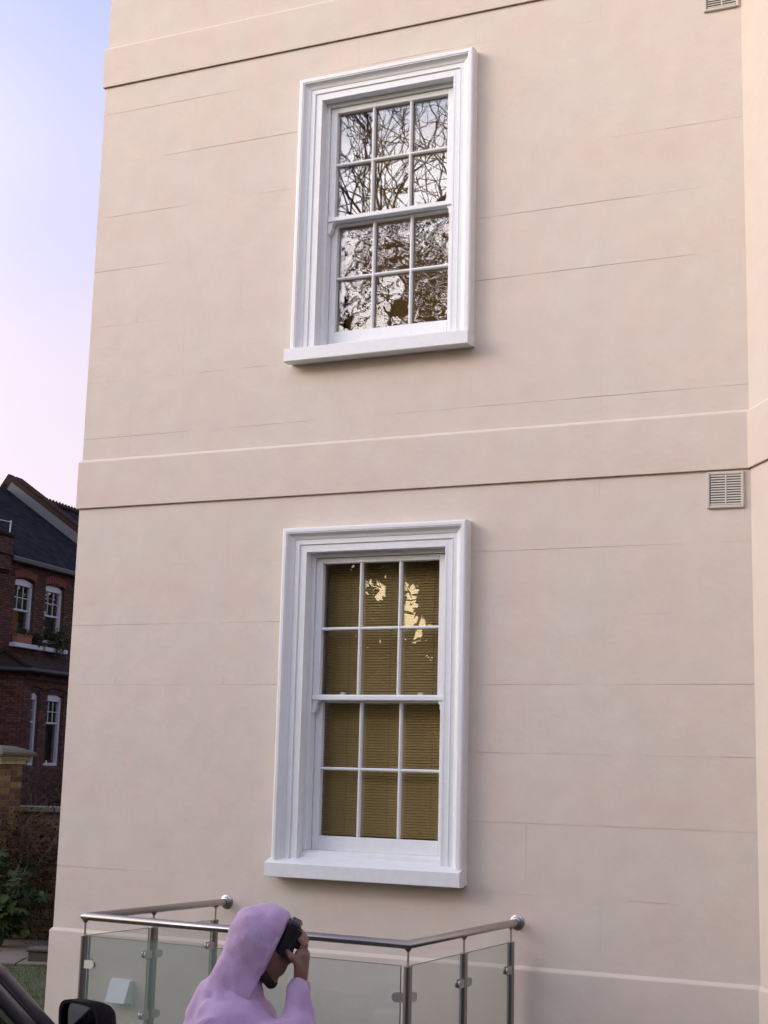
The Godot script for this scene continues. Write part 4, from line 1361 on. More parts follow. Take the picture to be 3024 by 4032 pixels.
func build_garden() -> void:
	var rng := RandomNumberGenerator.new()
	rng.seed = 31
	# brick gate pier with a moulded stone cap
	var pr := thing("gate_pier", "yellow stock brick gate pier with a domed stone cap, at the left edge", "gate pier", Vector3(-5.91, 0, -6.60))
	var stock := [Color(0.135, 0.088, 0.042), Color(0.115, 0.068, 0.032), Color(0.075, 0.037, 0.021), Color(0.165, 0.115, 0.06), Color(0.056, 0.028, 0.017)]
	var core := MB.new()
	core.box(Vector3(0, 1.06, 0), Vector3(0.425, 2.12, 0.425))
	part("mortar_core", core, mottled(0.14, 0.105, 0.06, 0.2, 0.05, 2.0, 0.95, 27), pr)
	var bm := MB.new()
	bm.box(Vector3.ZERO, Vector3(0.215, 0.065, 0.1025), 0.004)
	var bmesh := bm.mesh()
	var ms := []
	for c in stock: ms.append(mottled(c.r, c.g, c.b, 0.2, 0.05, 4.0, 0.92, 33))
	for row in 28:
		var turn := PI / 2 if row % 2 else 0.0
		for i in 2:
			for j in 4:
				if row < 8 and (i + j) % 3 == 1: pass
				var o := part("brick", bmesh, ms[[0, 1, 2, 3, 4, 1, 2, 4, 0][rng.randi() % 9]], pr)
				o.transform = Transform3D(Basis(Vector3.UP, turn), Vector3(0, 0.04 + row * 0.0755, 0)) * Transform3D(Basis.IDENTITY, Vector3(-0.1125 + i * 0.225, 0, -0.16875 + j * 0.1125))
	var cap := MB.new()
	for q in [[2.135, 0.50, 0.05, 0.006], [2.165, 0.55, 0.02, 0.006], [2.192, 0.60, 0.035, 0.012]]:
		cap.box(Vector3(0, q[0], 0), Vector3(q[1], q[2], q[1]), q[3])
	part("cap_moulding", cap, mottled(0.26, 0.22, 0.15, 0.1, 0.05, 2.0, 0.9, 28), pr)
	var dome := MB.new()
	var rings := [[0.335, 2.21], [0.345, 2.235], [0.335, 2.26], [0.25, 2.30], [0.13, 2.335], [0.0, 2.345]]
	for i in rings.size() - 1:
		var a: float = rings[i][0]
		var b: float = rings[i + 1][0]
		for k in 4:
			var r := Basis(Vector3.UP, PI / 2 * k)
			dome.fquad(r * Vector3(-a, rings[i][1], a), r * Vector3(a, rings[i][1], a), r * Vector3(b, rings[i + 1][1], b), r * Vector3(-b, rings[i + 1][1], b), r * Vector3(0, 0.3, 1))
	dome.fquad(Vector3(-0.335, 2.21, -0.335), Vector3(0.335, 2.21, -0.335), Vector3(0.335, 2.21, 0.335), Vector3(-0.335, 2.21, 0.335), Vector3.DOWN)
	part("domed_cap", dome, mottled(0.068, 0.06, 0.04, 0.3, 0.05, 2.0, 0.95, 29, 0.3), pr)
	# garden wall from the pier towards the house
	var gw := thing("garden_wall", "dark brick garden wall with stone coping between the gate pier and the house", "wall", Vector3(-5.80, 0, -6.74), deg_to_rad(24.1))
	var back := MB.new()
	back.box(Vector3(2.0, 0.76, -0.14), Vector3(4.0, 1.52, 0.22))
	part("mortar_core", back, mottled(0.06, 0.045, 0.035, 0.2, 0.05, 2.0, 0.95, 34), gw)
	var list := []
	brick_rows(0.0, 4.0, 0.02, 1.50, -0.045, [], rng, list)
	lay(gw, list, 300, [Color(0.085, 0.045, 0.03), Color(0.11, 0.055, 0.035), Color(0.06, 0.035, 0.028)], rng)
	var cp := MB.new()
	for i in 7:
		cp.box(Vector3(0.29 + i * 0.58, 1.555, -0.14), Vector3(0.57, 0.07, 0.34), 0.012)
	part("coping_stones", cp, mottled(0.10, 0.095, 0.085, 0.25, 0.05, 2.0, 0.95, 35), gw)
	# low kerb wall in front
	var kw := thing("low_brick_wall", "low dark brick wall at the back of the flagged path", "wall", Vector3(-5.9, 0, -6.35), deg_to_rad(24.1))
	var kb := MB.new()
	kb.box(Vector3(2.0, 0.17, -0.06), Vector3(4.4, 0.34, 0.14))
	part("mortar_core", kb, mottled(0.05, 0.04, 0.03, 0.2, 0.05, 2.0, 0.95, 36), kw)
	var kl := []
	brick_rows(-0.2, 4.2, 0.02, 0.26, 0.0, [], rng, kl)
	for i in 39:
		kl.append(Transform3D(Basis(Vector3(0, 0, 1), PI / 2) * Basis.from_scale(Vector3(0.5, 1.55, 1)), Vector3(-0.14 + i * 0.1125, 0.31, 0.0)))
	lay(kw, kl, 300, [Color(0.06, 0.04, 0.026), Color(0.08, 0.05, 0.033), Color(0.045, 0.034, 0.026)], rng)
	# brown, leafless scrambling shrub hiding most of the wall
	var sh := thing("bare_shrub", "tangle of brown leafless twigs against the garden wall", "shrub", Vector3(-4.85, 0, -6.55))
	var twm := mottled(0.040, 0.024, 0.016, 0.3, 0.08, 3.0, 0.95, 37)
	for k in 22:
		var mb := MB.new()
		var at := Vector3(-1.0 + k * 0.105, 0, 0.22 * sin(k * 2.0) - (k * 0.04))
		grow(mb, at, Vector3(rng.randf_range(-0.35, 0.35), 1.3, rng.randf_range(-0.1, 0.3)).normalized(), rng.randf_range(0.6, 0.95), 0.010, 4, rng, 0.33, 0.10, 2, 0.003)
		part("stem", mb, twm, sh)
	var dl := []
	scatter_leaves("dry_leaves", sh, [[Vector3(-0.3, 0.8, 0.1), Vector3(0.95, 0.85, 0.35)], [Vector3(0.55, 0.7, -0.4), Vector3(0.9, 0.75, 0.35)]], 4200, leaf_mesh(0.05, 0.03), 0.032, 0.019, 0.010, rng)
	# broad-leaved green shrub
	var fs := thing("leafy_shrub", "green shrub with broad lobed leaves at the left edge below the gate pier", "shrub", Vector3(-5.05, 0, -5.72))
	var stm := mottled(0.07, 0.06, 0.03, 0.3, 0.08, 3.0, 0.9, 38)
	var lm := [lobed_leaf(0.135), lobed_leaf(0.105), leaf_mesh(0.17, 0.09)]
	var lmats := [foliage_mat(0.024, 0.044, 0.014), foliage_mat(0.017, 0.033, 0.013), foliage_mat(0.012, 0.025, 0.011), foliage_mat(0.042, 0.064, 0.024)]
	var st := MB.new()
	var n := 0
	for k in 17:
		var a := TAU * k / 17 + rng.randf()
		var tip := Vector3(cos(a) * rng.randf_range(0.15, 0.55), rng.randf_range(0.45, 1.25), sin(a) * rng.randf_range(0.15, 0.5))
		st.pipe([Vector3(0.05 * cos(a), 0, 0.05 * sin(a)), tip * Vector3(0.45, 0.6, 0.45), tip], [0.013, 0.010, 0.006], 6)
		for i in 17:
			var f := rng.randf_range(0.25, 1.05)
			var p := Vector3.ZERO.lerp(tip, f) * Vector3(1.0, 1.0, 1.0) + Vector3(rng.randfn(), rng.randfn() * 0.6, rng.randfn()) * 0.08
			var o := part("leaf", lm[rng.randi() % 3], lmats[rng.randi() % 4], fs)
			var yaw := a + rng.randf_range(-1.6, 1.6)
			o.transform = Transform3D((Basis(Vector3.UP, PI / 2 - yaw) * Basis(Vector3.RIGHT, rng.randf_range(0.0, 0.9)) * Basis(Vector3.FORWARD, rng.randf_range(-0.5, 0.5))).scaled(Vector3.ONE * rng.randf_range(0.75, 1.2)), p)
			n += 1
	part("stem", st, stm, fs)
	# slim sapling in front of the far bay
	var sp := thing("sapling", "slim leafless sapling in front of the brick house bay", "sapling", Vector3(-6.6, 0, -11.5))
	var sm := MB.new()
	sm.pipe([Vector3.ZERO, Vector3(0.04, 1.1, 0), Vector3(0.02, 2.1, 0.02)], [0.03, 0.026, 0.02], 8)
	part("trunk", sm, mottled(0.16, 0.10, 0.075, 0.2, 0.05, 2.0, 0.9, 39), sp)
	for k in 7:
		var mb := MB.new()
		grow(mb, Vector3(0.02, 1.5 + k * 0.1, 0.02), Vector3(cos(k * 2.4), 0.9, sin(k * 2.4)).normalized(), 0.42, 0.010, 3, rng, 0.25, 0.15, 2, 0.003)
		part("branch", mb, twm, sp)
	# planting in front of the far house
	for k in 3:
		var bs := thing("dark_bush", ["dark bush under the wide bay window of the brick house", "dark twiggy bush under the narrow bay window", "dark bush beyond the brick house bay"][k], "bush", hp([-0.3, -1.4, 2.6][k], 0, [2.2, 2.3, 1.6][k]))
		scatter_leaves("foliage", bs, [[Vector3(0, 0.9, 0), Vector3(0.9, 0.95, 0.8)], [Vector3(0.2, 1.7, 0), Vector3(0.55, 0.7, 0.5)]], 1500, leaf_mesh(0.10, 0.05), 0.03, 0.028, 0.014, rng)
		var bst := MB.new()
		for i in 6:
			bst.pipe([Vector3.ZERO, Vector3(cos(i) * 0.25, 0.9, sin(i) * 0.25), Vector3(cos(i) * 0.4, 2.0, sin(i) * 0.4)], [0.03, 0.02, 0.008], 5)
		part("stem", bst, twm, bs)
	# window boxes and pots on the far sills
	var wb := thing("window_box", "terracotta window box on the left first-floor sill of the brick house", "window box", hp(-0.85, 5.395, 0.10))
	wb.rotation.y = deg_to_rad(96.5)
	var bxm := MB.new()
	bxm.box(Vector3(0, 0.11, 0), Vector3(0.78, 0.22, 0.19), 0.02)
	bxm.box(Vector3(0, 0.225, 0), Vector3(0.82, 0.04, 0.22), 0.012)
	part("box", bxm, mottled(0.17, 0.07, 0.05, 0.15, 0.05, 2.0, 0.9, 40), wb)
	scatter_leaves("foliage", wb, [[Vector3(0.05, 0.33, 0), Vector3(0.34, 0.13, 0.13)]], 420, leaf_mesh(0.06, 0.03), 0.05, 0.05, 0.032, rng)
	for k in 2:
		var pt := thing("potted_plant", ["small dark round plant in a pot at the end of the window box sill", "large bushy grey-green plant spilling over the right first-floor sill"][k], "potted plant", hp([-0.06, 1.12][k], 5.395, 0.12))
		var pm := MB.new()
		pm.lathe(PackedVector2Array([Vector2(0, 0), Vector2(0.07, 0), Vector2(0.10, 0.16), Vector2(0.085, 0.17), Vector2(0, 0.15)]), 14)
		part("pot", pm, mottled(0.10, 0.045, 0.03, 0.15, 0.05, 2.0, 0.9, 40), pt)
		if k == 0:
			scatter_leaves("foliage", pt, [[Vector3(0, 0.16, 0.05), Vector3(0.22, 0.22, 0.2)]], 500, leaf_mesh(0.055, 0.035), 0.026, 0.034, 0.018, rng)
		else:
			scatter_leaves("foliage", pt, [[Vector3(0, 0.22, 0.12), Vector3(0.66, 0.30, 0.30)], [Vector3(0.05, 0.45, 0.05), Vector3(0.28, 0.2, 0.2)], [Vector3(-0.1, -0.1, 0.2), Vector3(0.5, 0.2, 0.2)]], 2400, leaf_mesh(0.06, 0.035), 0.058, 0.066, 0.042, rng)

# ---------------------------------------------------------------- parked car
func build_car() -> void:
	var car := thing("parked_car", "grey car parked at the bottom left corner, its dark door mirror sticking out", "car", Vector3(1.83, 0, 4.55))
	# its own axes: +x its right side, -z its front
	var paint := mat(0.115, 0.108, 0.105, 0.35, 0.3)
	paint.clearcoat_enabled = true
	paint.clearcoat = 0.35
	paint.clearcoat_roughness = 0.08
	var black := mat(0.009, 0.009, 0.011, 0.75)
	black.metallic_specular = 0.2
	var tint := mat(0.015, 0.016, 0.018, 0.03)
	tint.albedo_color.a = 0.45
	tint.transparency = BaseMaterial3D.TRANSPARENCY_ALPHA
	var hw := 0.875
	var prof := PackedVector2Array()
	# side outline in (z, y), front at -z
	for q in [[-2.05, 0.32], [-2.08, 0.55], [-2.02, 0.72], [-1.85, 0.83], [-1.40, 0.92], [-1.12, 0.98], [-0.9, 1.03], [1.9, 1.04], [2.02, 0.95], [2.05, 0.6], [2.02, 0.32]]:
		prof.append(Vector2(q[0], q[1]))
	for w in [1.30, -1.28]:
		for i in 9:
			var a := PI * i / 8
			prof.append(Vector2(w + 0.36 * cos(a), 0.32 + 0.36 * sin(a)))
	var side := Basis(Vector3(0, 0, 1), Vector3.UP, Vector3(1, 0, 0))
	var b := MB.new()
	b.extrude(prof, -hw, hw, side)
	part("body", b, paint, car)
	# cabin: pillars, roof, glass
	var A := [Vector3(0.885, 0.95, -1.20), Vector3(0.870, 1.15, -1.00), Vector3(0.842, 1.435, -0.65), Vector3(0.80, 1.61, -0.35), Vector3(0.76, 1.69, 0.05), Vector3(0.74, 1.69, 0.9), Vector3(0.75, 1.62, 1.6), Vector3(0.82, 1.30, 1.95), Vector3(0.86, 1.02, 2.0)]
	for s in [1.0, -1.0]:
		var pts := []
		var rad := []
		for q in A:
			pts.append(q * Vector3(s, 1, 1))
			rad.append(0.029)
		var p := MB.new()
		p.pipe(pts, rad, 14)
		part("roof_pillar", p, paint, car)
		# door frame a little behind the pillar, with the dark seal between
		var ip := []
		var sp := []
		for q in 6:
			var along := ((A[mini(q + 1, 5)] as Vector3) - (A[maxi(q - 1, 0)] as Vector3)).normalized()
			var inw := Vector3(0, -along.z, along.y).normalized()
			if inw.y > 0.0: inw = -inw
			ip.append(((A[q] as Vector3) + inw * 0.060 + Vector3(0.010, 0, 0)) * Vector3(s, 1, 1))
			sp.append(((A[q] as Vector3) + inw * 0.031 + Vector3(0.020, 0, 0)) * Vector3(s, 1, 1))
		var d := MB.new()
		d.pipe(ip, [0.029, 0.029, 0.029, 0.029, 0.029, 0.029], 12)
		part("door_frame", d, paint, car)
		var sl := MB.new()
		sl.pipe(sp, [0.009, 0.009, 0.009, 0.009, 0.009, 0.009], 8)
		part("door_seal", sl, mat(0.012, 0.012, 0.02, 0.6), car)
		var g := MB.new()
		g.extrude(PackedVector2Array([Vector2(-0.95, 1.03), Vector2(-0.80, 1.22), Vector2(-0.5, 1.44), Vector2(-0.25, 1.56), Vector2(0.1, 1.62), Vector2(0.9, 1.62), Vector2(1.55, 1.56), Vector2(1.82, 1.2), Vector2(1.86, 1.03)]), -0.002, 0.002, Basis(Vector3(0, 0, 1), Vector3(-0.16 * s, 1, 0).normalized(), Vector3(1, 0.16 * s, 0).normalized() * 1.0), Vector3(s * 1.02, 0, 0))
		part("side_window", g, tint, car)
		var bp := MB.new()
		bp.pipe([Vector3(s * 0.875, 1.02, 0.35), Vector3(s * 0.765, 1.66, 0.35)], [0.04, 0.035], 8)
		part("door_pillar", bp, black, car)
		var bs := MB.new()
		bs.box(Vector3(s * 0.877, 1.03, 0.42), Vector3(0.02, 0.03, 2.8), 0.006)
		part("waist_moulding", bs, black, car)
		var hd := MB.new()
		hd.box(Vector3(s * 0.89, 0.9, 0.12), Vector3(0.03, 0.03, 0.19), 0.012)
		part("door_handle", hd, paint, car)
		# door mirror
		var mb := MB.new()
		var rings := []
		for k in 7:
			var t := k / 6.0
			var w := 0.104 * (1.0 - pow(maxf(0.0, (t - 0.25) / 0.75), 2.2) * 0.62)
			var h := 0.076 * (1.0 - pow(maxf(0.0, (t - 0.25) / 0.75), 2.2) * 0.55)
			var ring := []
			for i in 28:
				var a := TAU * i / 28
				var cx := pow(absf(cos(a)), 0.5) * signf(cos(a))
				var cy := pow(absf(sin(a)), 0.5) * signf(sin(a))
				ring.append(Vector3(cx * w - cy * 0.006 * 1.0, cy * h, 0.04 - t * 0.13))
			rings.append(ring)
		for k in 6:
			for i in 28:
				var j := (i + 1) % 28
				var q0: Vector3 = rings[k][i]
				var q1: Vector3 = rings[k][j]
				var q2: Vector3 = rings[k + 1][j]
				var q3: Vector3 = rings[k + 1][i]
				var n0 := Vector3(q0.x, q0.y * 1.5, -0.12 * k / 6.0).normalized()
				var n1 := Vector3(q1.x, q1.y * 1.5, -0.12 * k / 6.0).normalized()
				mb.tri(q0, q1, q2, n0, n1, n1)
				mb.tri(q0, q2, q3, n0, n1, n0)
		for i in 28:
			mb.ftri(Vector3(0, 0, rings[6][0].z), rings[6][i], rings[6][(i + 1) % 28], Vector3(0, 0, -1))
			var i0: Vector3 = rings[0][i]
			var i1: Vector3 = rings[0][(i + 1) % 28]
			var sc := Vector3(0.90, 0.87, 1)
			mb.fquad(i0, i1, i1 * sc, i0 * sc, Vector3(0, 0, 1))
			mb.fquad(i0 * sc, i1 * sc, i1 * sc - Vector3(0, 0, 0.018), i0 * sc - Vector3(0, 0, 0.018), -Vector3(i0.x, i0.y, 0))
		mb.pipe([Vector3(-0.07 * s, -0.06, -0.02), Vector3(-0.15 * s, -0.11, -0.02)], [0.035, 0.04], 10)
		var mo := part("door_mirror", mb, black, car, Vector3(s * 0.985, 1.224, -1.005))
		mo.rotation.y = -0.30 * s
		mo.scale = Vector3(1.15, 1.12, 1.1)
		var mg := MB.new()
		for i in 28:
			var sc := Vector3(0.895, 0.865, 1)
			mg.ftri(Vector3(0, 0, 0.024), rings[0][i] * sc - Vector3(0, 0, 0.016), rings[0][(i + 1) % 28] * sc - Vector3(0, 0, 0.016), Vector3(0, 0, 1))
		part("mirror_glass", mg, mat(0.05, 0.053, 0.06, 0.06, 1.0), mo)
		# wheels
		for z in [1.30, -1.28]:
			var ty := MB.new()
			var wb := Basis(Vector3(0, 1, 0), Vector3(s, 0, 0), Vector3(0, 0, 1))
			ty.lathe(PackedVector2Array([Vector2(0.20, -0.10), Vector2(0.30, -0.10), Vector2(0.325, -0.08), Vector2(0.33, 0.0), Vector2(0.325, 0.08), Vector2(0.30, 0.10), Vector2(0.20, 0.10)]), 28, Vector3(s * 0.79, 0.33, z), wb)
			var tw := part("wheel", ty, M.rubber, car)
			var rm := MB.new()
			rm.lathe(PackedVector2Array([Vector2(0.21, 0.06), Vector2(0.19, 0.085), Vector2(0.16, 0.07), Vector2(0.05, 0.075), Vector2(0.0, 0.08)]), 20, Vector3(s * 0.79, 0.33, z), wb)
			part("rim", rm, M.steel, tw)
		var hl := MB.new()
		hl.box(Vector3(s * 0.66, 0.72, -2.02), Vector3(0.34, 0.15, 0.10), 0.03)
		part("headlight", hl, mat(0.6, 0.62, 0.65, 0.1), car)
		var tl := MB.new()
		tl.box(Vector3(s * 0.76, 0.88, 2.03), Vector3(0.18, 0.22, 0.06), 0.02)
		part("tail_light", tl, mat(0.25, 0.01, 0.01, 0.15), car)
	var rf := MB.new()
	for i in range(3, 6):
		rf.fquad(A[i] * Vector3(1, 1, 1), A[i + 1], A[i + 1] * Vector3(-1, 1, 1), A[i] * Vector3(-1, 1, 1), Vector3.UP)
	part("roof", rf, paint, car)
	var ws := MB.new()
	ws.fquad(A[0] * Vector3(0.98, 1, 1), A[3] * Vector3(0.98, 1, 1), A[3] * Vector3(-0.98, 1, 1), A[0] * Vector3(-0.98, 1, 1), Vector3(0, 1, -1))
	part("windscreen", ws, tint, car)
	var rw := MB.new()
	rw.fquad(A[6] * Vector3(0.98, 1, 1), A[8] * Vector3(0.98, 1, 1), A[8] * Vector3(-0.98, 1, 1), A[6] * Vector3(-0.98, 1, 1), Vector3(0, 1, 1))
	part("rear_window", rw, tint, car)
	var it := MB.new()
	for sx in [-0.38, 0.38]:
		it.box(Vector3(sx, 1.05, 0.42), Vector3(0.48, 0.62, 0.16), 0.06)
		it.box(Vector3(sx, 1.43, 0.46), Vector3(0.26, 0.18, 0.10), 0.04)
	it.box(Vector3(0, 1.0, -0.75), Vector3(1.5, 0.16, 0.4), 0.05)
	part("seats", it, black, car)

# ---------------------------------------------------------------- person
# tapered capsules joined by a smooth minimum, meshed as surface nets; planes and balls may cut
func nets(mb: MB, bones: Array, cell: float, k: float, cuts := [], lump: FastNoiseLite = null, lump_amp := 0.0) -> void:
	var lo := Vector3.INF
	var hi := -Vector3.INF
	for b in bones:
		for e in [[b[0], b[2]], [b[1], b[3]]]:
			lo = lo.min(e[0] - Vector3.ONE * (e[1] + 0.03))
			hi = hi.max(e[0] + Vector3.ONE * (e[1] + 0.03))
	var n := Vector3i(((hi - lo) / cell).ceil()) + Vector3i.ONE
	var sum := PackedFloat32Array()
	sum.resize(n.x * n.y * n.z)
	var marg := 0.045
	for b in bones:
		var p: Vector3 = b[0]
		var q: Vector3 = b[1]
		var ra: float = b[2]
		var rb: float = b[3]
		var m: float = maxf(ra, rb) + marg
		var l0 := Vector3i(((p.min(q) - Vector3.ONE * m - lo) / cell).floor()).clamp(Vector3i.ZERO, n - Vector3i.ONE)
		var l1 := Vector3i(((p.max(q) + Vector3.ONE * m - lo) / cell).ceil()).clamp(Vector3i.ZERO, n - Vector3i.ONE)
		var d := q - p
		var dd := maxf(d.length_squared(), 1e-9)
		for z in range(l0.z, l1.z + 1):
			for y in range(l0.y, l1.y + 1):
				var idx := (z * n.y + y) * n.x + l0.x
				var pos := lo + Vector3(l0.x, y, z) * cell - p
				for x in range(l0.x, l1.x + 1):
					var t := clampf(pos.dot(d) / dd, 0.0, 1.0)
					var dist := (pos - d * t).length() - (ra + (rb - ra) * t)
					if dist < marg:
						sum[idx] += exp(-k * dist)
					pos.x += cell
					idx += 1
	var f := PackedFloat32Array()
	f.resize(sum.size())
	for z in n.z:
		for y in n.y:
			for x in n.x:
				var i := (z * n.y + y) * n.x + x
				var v := marg if sum[i] <= 0.0 else -log(sum[i]) / k
				if v < 0.03:
					var p := lo + Vector3(x, y, z) * cell
					if lump: v += lump.get_noise_3dv(Vector3(p.x + p.y * 0.5, p.y * 0.55, p.z) * 100.0) * lump_amp
					for c in cuts:
						if c[0] == "plane": v = maxf(v, (p - c[1]).dot(c[2]))
						elif c[0] == "ball": v = maxf(v, 1.0 * (c[2].x - ((p - c[1]) / c[2] * c[2].x).length()))
				f[i] = v
	var vid := {}
	var vs := []
	var sx := 1
	var sy := n.x
	var sz := n.x * n.y
	for z in n.z - 1:
		for y in n.y - 1:
			for x in n.x - 1:
				var i := z * sz + y * sy + x
				var mask := 0
				var at := Vector3.ZERO
				var cnt := 0
				var c0 := f[i] < 0.0
				if (f[i + 1] < 0.0) == c0 and (f[i + sy] < 0.0) == c0 and (f[i + sz] < 0.0) == c0 and (f[i + 1 + sy] < 0.0) == c0 and (f[i + 1 + sz] < 0.0) == c0 and (f[i + sy + sz] < 0.0) == c0 and (f[i + 1 + sy + sz] < 0.0) == c0:
					continue
				for e in [[0, 0, 0, 0], [0, 1, 0, 0], [0, 0, 1, 0], [0, 1, 1, 0], [1, 0, 0, 0], [1, 1, 0, 0], [1, 0, 1, 0], [1, 1, 1, 0], [2, 0, 0, 0], [2, 1, 0, 0], [2, 0, 1, 0], [2, 1, 1, 0]]:
					var o := Vector3i.ZERO
					var s := Vector3i.ZERO
					s[e[0]] = 1
					o[(e[0] + 1) % 3] = e[1]
					o[(e[0] + 2) % 3] = e[2]
					var ia: int = i + o.x + o.y * sy + o.z * sz
					var ib: int = ia + s.x + s.y * sy + s.z * sz
					var a := f[ia]
					var bb := f[ib]
					if (a < 0.0) != (bb < 0.0):
						at += Vector3(o) + Vector3(s) * (a / (a - bb))
						cnt += 1
				vid[i] = vs.size()
				vs.append(lo + (Vector3(x, y, z) + at / cnt) * cell)
	var quads := []
	var norm := []
	norm.resize(vs.size())
	norm.fill(Vector3.ZERO)
	for i in vid:
		for ax in 3:
			var st: int = [sx, sy, sz][ax]
			var u: int = [sy, sz, sx][ax]
			var w: int = [sz, sx, sy][ax]
			if (f[i] < 0.0) != (f[i + st] < 0.0) and vid.has(i - u) and vid.has(i - w) and vid.has(i - u - w):
				var q := [vid[i], vid[i - u], vid[i - u - w], vid[i - w]]
				var nn: Vector3 = (vs[q[1]] - vs[q[0]]).cross(vs[q[2]] - vs[q[0]]) + (vs[q[2]] - vs[q[0]]).cross(vs[q[3]] - vs[q[0]])
				var want := Vector3.ZERO
				want[ax] = 1.0 if f[i] < 0.0 else -1.0
				if nn.dot(want) < 0.0: nn = -nn
				for j in q: norm[j] += nn
				quads.append(q)
	for j in norm.size(): norm[j] = norm[j].normalized()
	for q in quads:
		mb.tri(vs[q[0]], vs[q[1]], vs[q[2]], norm[q[0]], norm[q[1]], norm[q[2]])
		mb.tri(vs[q[0]], vs[q[2]], vs[q[3]], norm[q[0]], norm[q[2]], norm[q[3]])

func build_person() -> void:
	# own axes: +x the way they walk, +y up, +z their right side, towards the viewer; the head's middle is at y = 1.543
	var per := thing("person", "person in a lilac hoodie, hood up and head bowed, hand raised to the face", "person", Vector3(3.400, 0, 3.302), deg_to_rad(24.2))
	var H := 1.543
	var V := func(x, y, z) -> Vector3: return Vector3(x, y + H, z)
	var skin := mottled(0.24, 0.125, 0.088, 0.1, 0.05, 6.0, 0.55, 44, 0.0, false)
	skin.subsurf_scatter_enabled = true
	skin.subsurf_scatter_strength = 0.1
	var cloth := mottled(0.47, 0.32, 0.465, 0.07, 0.05, 3.0, 0.95, 45, 0.15, false)
	cloth.rim_enabled = true
	cloth.rim = 0.35
	var dark := mottled(0.03, 0.03, 0.036, 0.15, 0.05, 4.0, 0.9, 46, 0.0, false)
	var shR: Vector3 = V.call(-0.10, -0.275, 0.185)
	var elR: Vector3 = V.call(0.165, -0.345, 0.15)
	var wrR: Vector3 = V.call(0.163, -0.125, 0.055)
	var shL: Vector3 = V.call(-0.10, -0.275, -0.185)
	var elL: Vector3 = V.call(-0.14, -0.56, -0.24)
	var wrL: Vector3 = V.call(-0.02, -0.78, -0.23)
	var pel: Vector3 = V.call(-0.17, -0.66, 0.0)
	var chest: Vector3 = V.call(-0.105, -0.33, 0.0)
	# body: one skin from head to feet
	var body := MB.new()
	var legs := []
	for s in [[0.09, 0.20, -0.02], [-0.09, -0.22, -0.12]]:
		var hipj := pel + Vector3(0, -0.06, s[0])
		var knee := Vector3(-0.17 + s[1] * 0.7 + 0.05, 0.49, s[0])
		var ank := Vector3(-0.17 + s[1] * 1.2 + (0.0 if s[1] > 0 else -0.10), 0.09 if s[1] > 0 else 0.16, s[0])
		legs.append([hipj, knee, ank])
	var bb := [[chest, pel, 0.105, 0.10], [V.call(-0.10, -0.27, -0.13), V.call(-0.10, -0.27, 0.13), 0.045, 0.045], [V.call(-0.085, -0.24, 0), V.call(-0.02, -0.10, 0), 0.055, 0.052], [shR + Vector3(0, -0.02, -0.02), elR, 0.036, 0.034], [elR, wrR, 0.035, 0.025], [shL, elL, 0.042, 0.036], [elL, wrL, 0.035, 0.025], [wrL, wrL + Vector3(0.03, -0.09, 0), 0.028, 0.022], [V.call(0.0, 0.01, 0), V.call(0.02, -0.03, 0), 0.08, 0.07]]
	for l in legs:
		bb.append([l[0], l[1], 0.075, 0.05])
		bb.append([l[1], l[2], 0.05, 0.034])
	nets(body, bb, 0.016, 55.0)
	# head: skull, brow, cheeks, nose, lips, chin, turned down to what is held
	var hb := [[V.call(-0.006, 0.005, 0), V.call(0.015, 0.008, 0), 0.086, 0.082], [V.call(0.03, -0.04, 0), V.call(0.05, -0.075, 0), 0.068, 0.056], [V.call(0.03, -0.10, 0), V.call(0.048, -0.145, 0), 0.050, 0.026], [V.call(0.075, 0.012, -0.035), V.call(0.075, 0.012, 0.035), 0.024, 0.024], [V.call(0.098, -0.015, 0), V.call(0.122, -0.062, 0), 0.010, 0.0145], [V.call(0.108, -0.064, -0.011), V.call(0.108, -0.064, 0.011), 0.010, 0.010], [V.call(0.088, -0.094, -0.016), V.call(0.088, -0.094, 0.016), 0.0105, 0.0105], [V.call(0.081, -0.110, -0.014), V.call(0.081, -0.110, 0.014), 0.0105, 0.0105], [V.call(0.06, -0.045, 0.036), V.call(0.055, -0.07, 0.036), 0.026, 0.022], [V.call(0.06, -0.045, -0.036), V.call(0.055, -0.07, -0.036), 0.026, 0.022], [V.call(-0.015, -0.02, 0.085), V.call(-0.02, -0.055, 0.080), 0.014, 0.009], [V.call(-0.015, -0.02, -0.085), V.call(-0.02, -0.055, -0.080), 0.014, 0.009], [V.call(-0.02, -0.06, 0), V.call(-0.075, -0.21, 0), 0.062, 0.06]]
	nets(body, hb, 0.005, 130.0)
	# right hand: palm, four curled fingers and a thumb closed round the dark thing
	var hand := []
	var w0 := wrR
	var palm: Vector3 = V.call(0.166, -0.045, 0.052)
	hand.append([w0, palm, 0.026, 0.029])
	hand.append([w0 + Vector3(0, 0.02, -0.02), palm + Vector3(-0.004, 0.0, -0.028), 0.02, 0.022])
	for i in 4:
		var zz: float = 0.062 - i * 0.020
		var ll: float = [0.84, 1.0, 1.06, 0.96][i]
		var y0: float = -0.038 + [0.0, 0.008, 0.010, 0.006][i]
		var a: Vector3 = V.call(0.171, y0, zz)
		var b2: Vector3 = a + Vector3(0.004, 0.040 * ll, 0.0)
		var c2: Vector3 = b2 + Vector3(-0.020, 0.022 * ll, -0.004)
		var d2: Vector3 = c2 + Vector3(-0.022, 0.006 * ll, -0.006)
		hand.append([a, b2, 0.0100, 0.0092])
		hand.append([b2, c2, 0.0092, 0.0084])
		hand.append([c2, d2, 0.0084, 0.0072])
	var th: Vector3 = V.call(0.155, -0.075, 0.07)
	hand.append([w0 + Vector3(0, 0.025, 0.012), th, 0.017, 0.014])
	hand.append([th, V.call(0.128, -0.048, 0.078), 0.012, 0.0105])
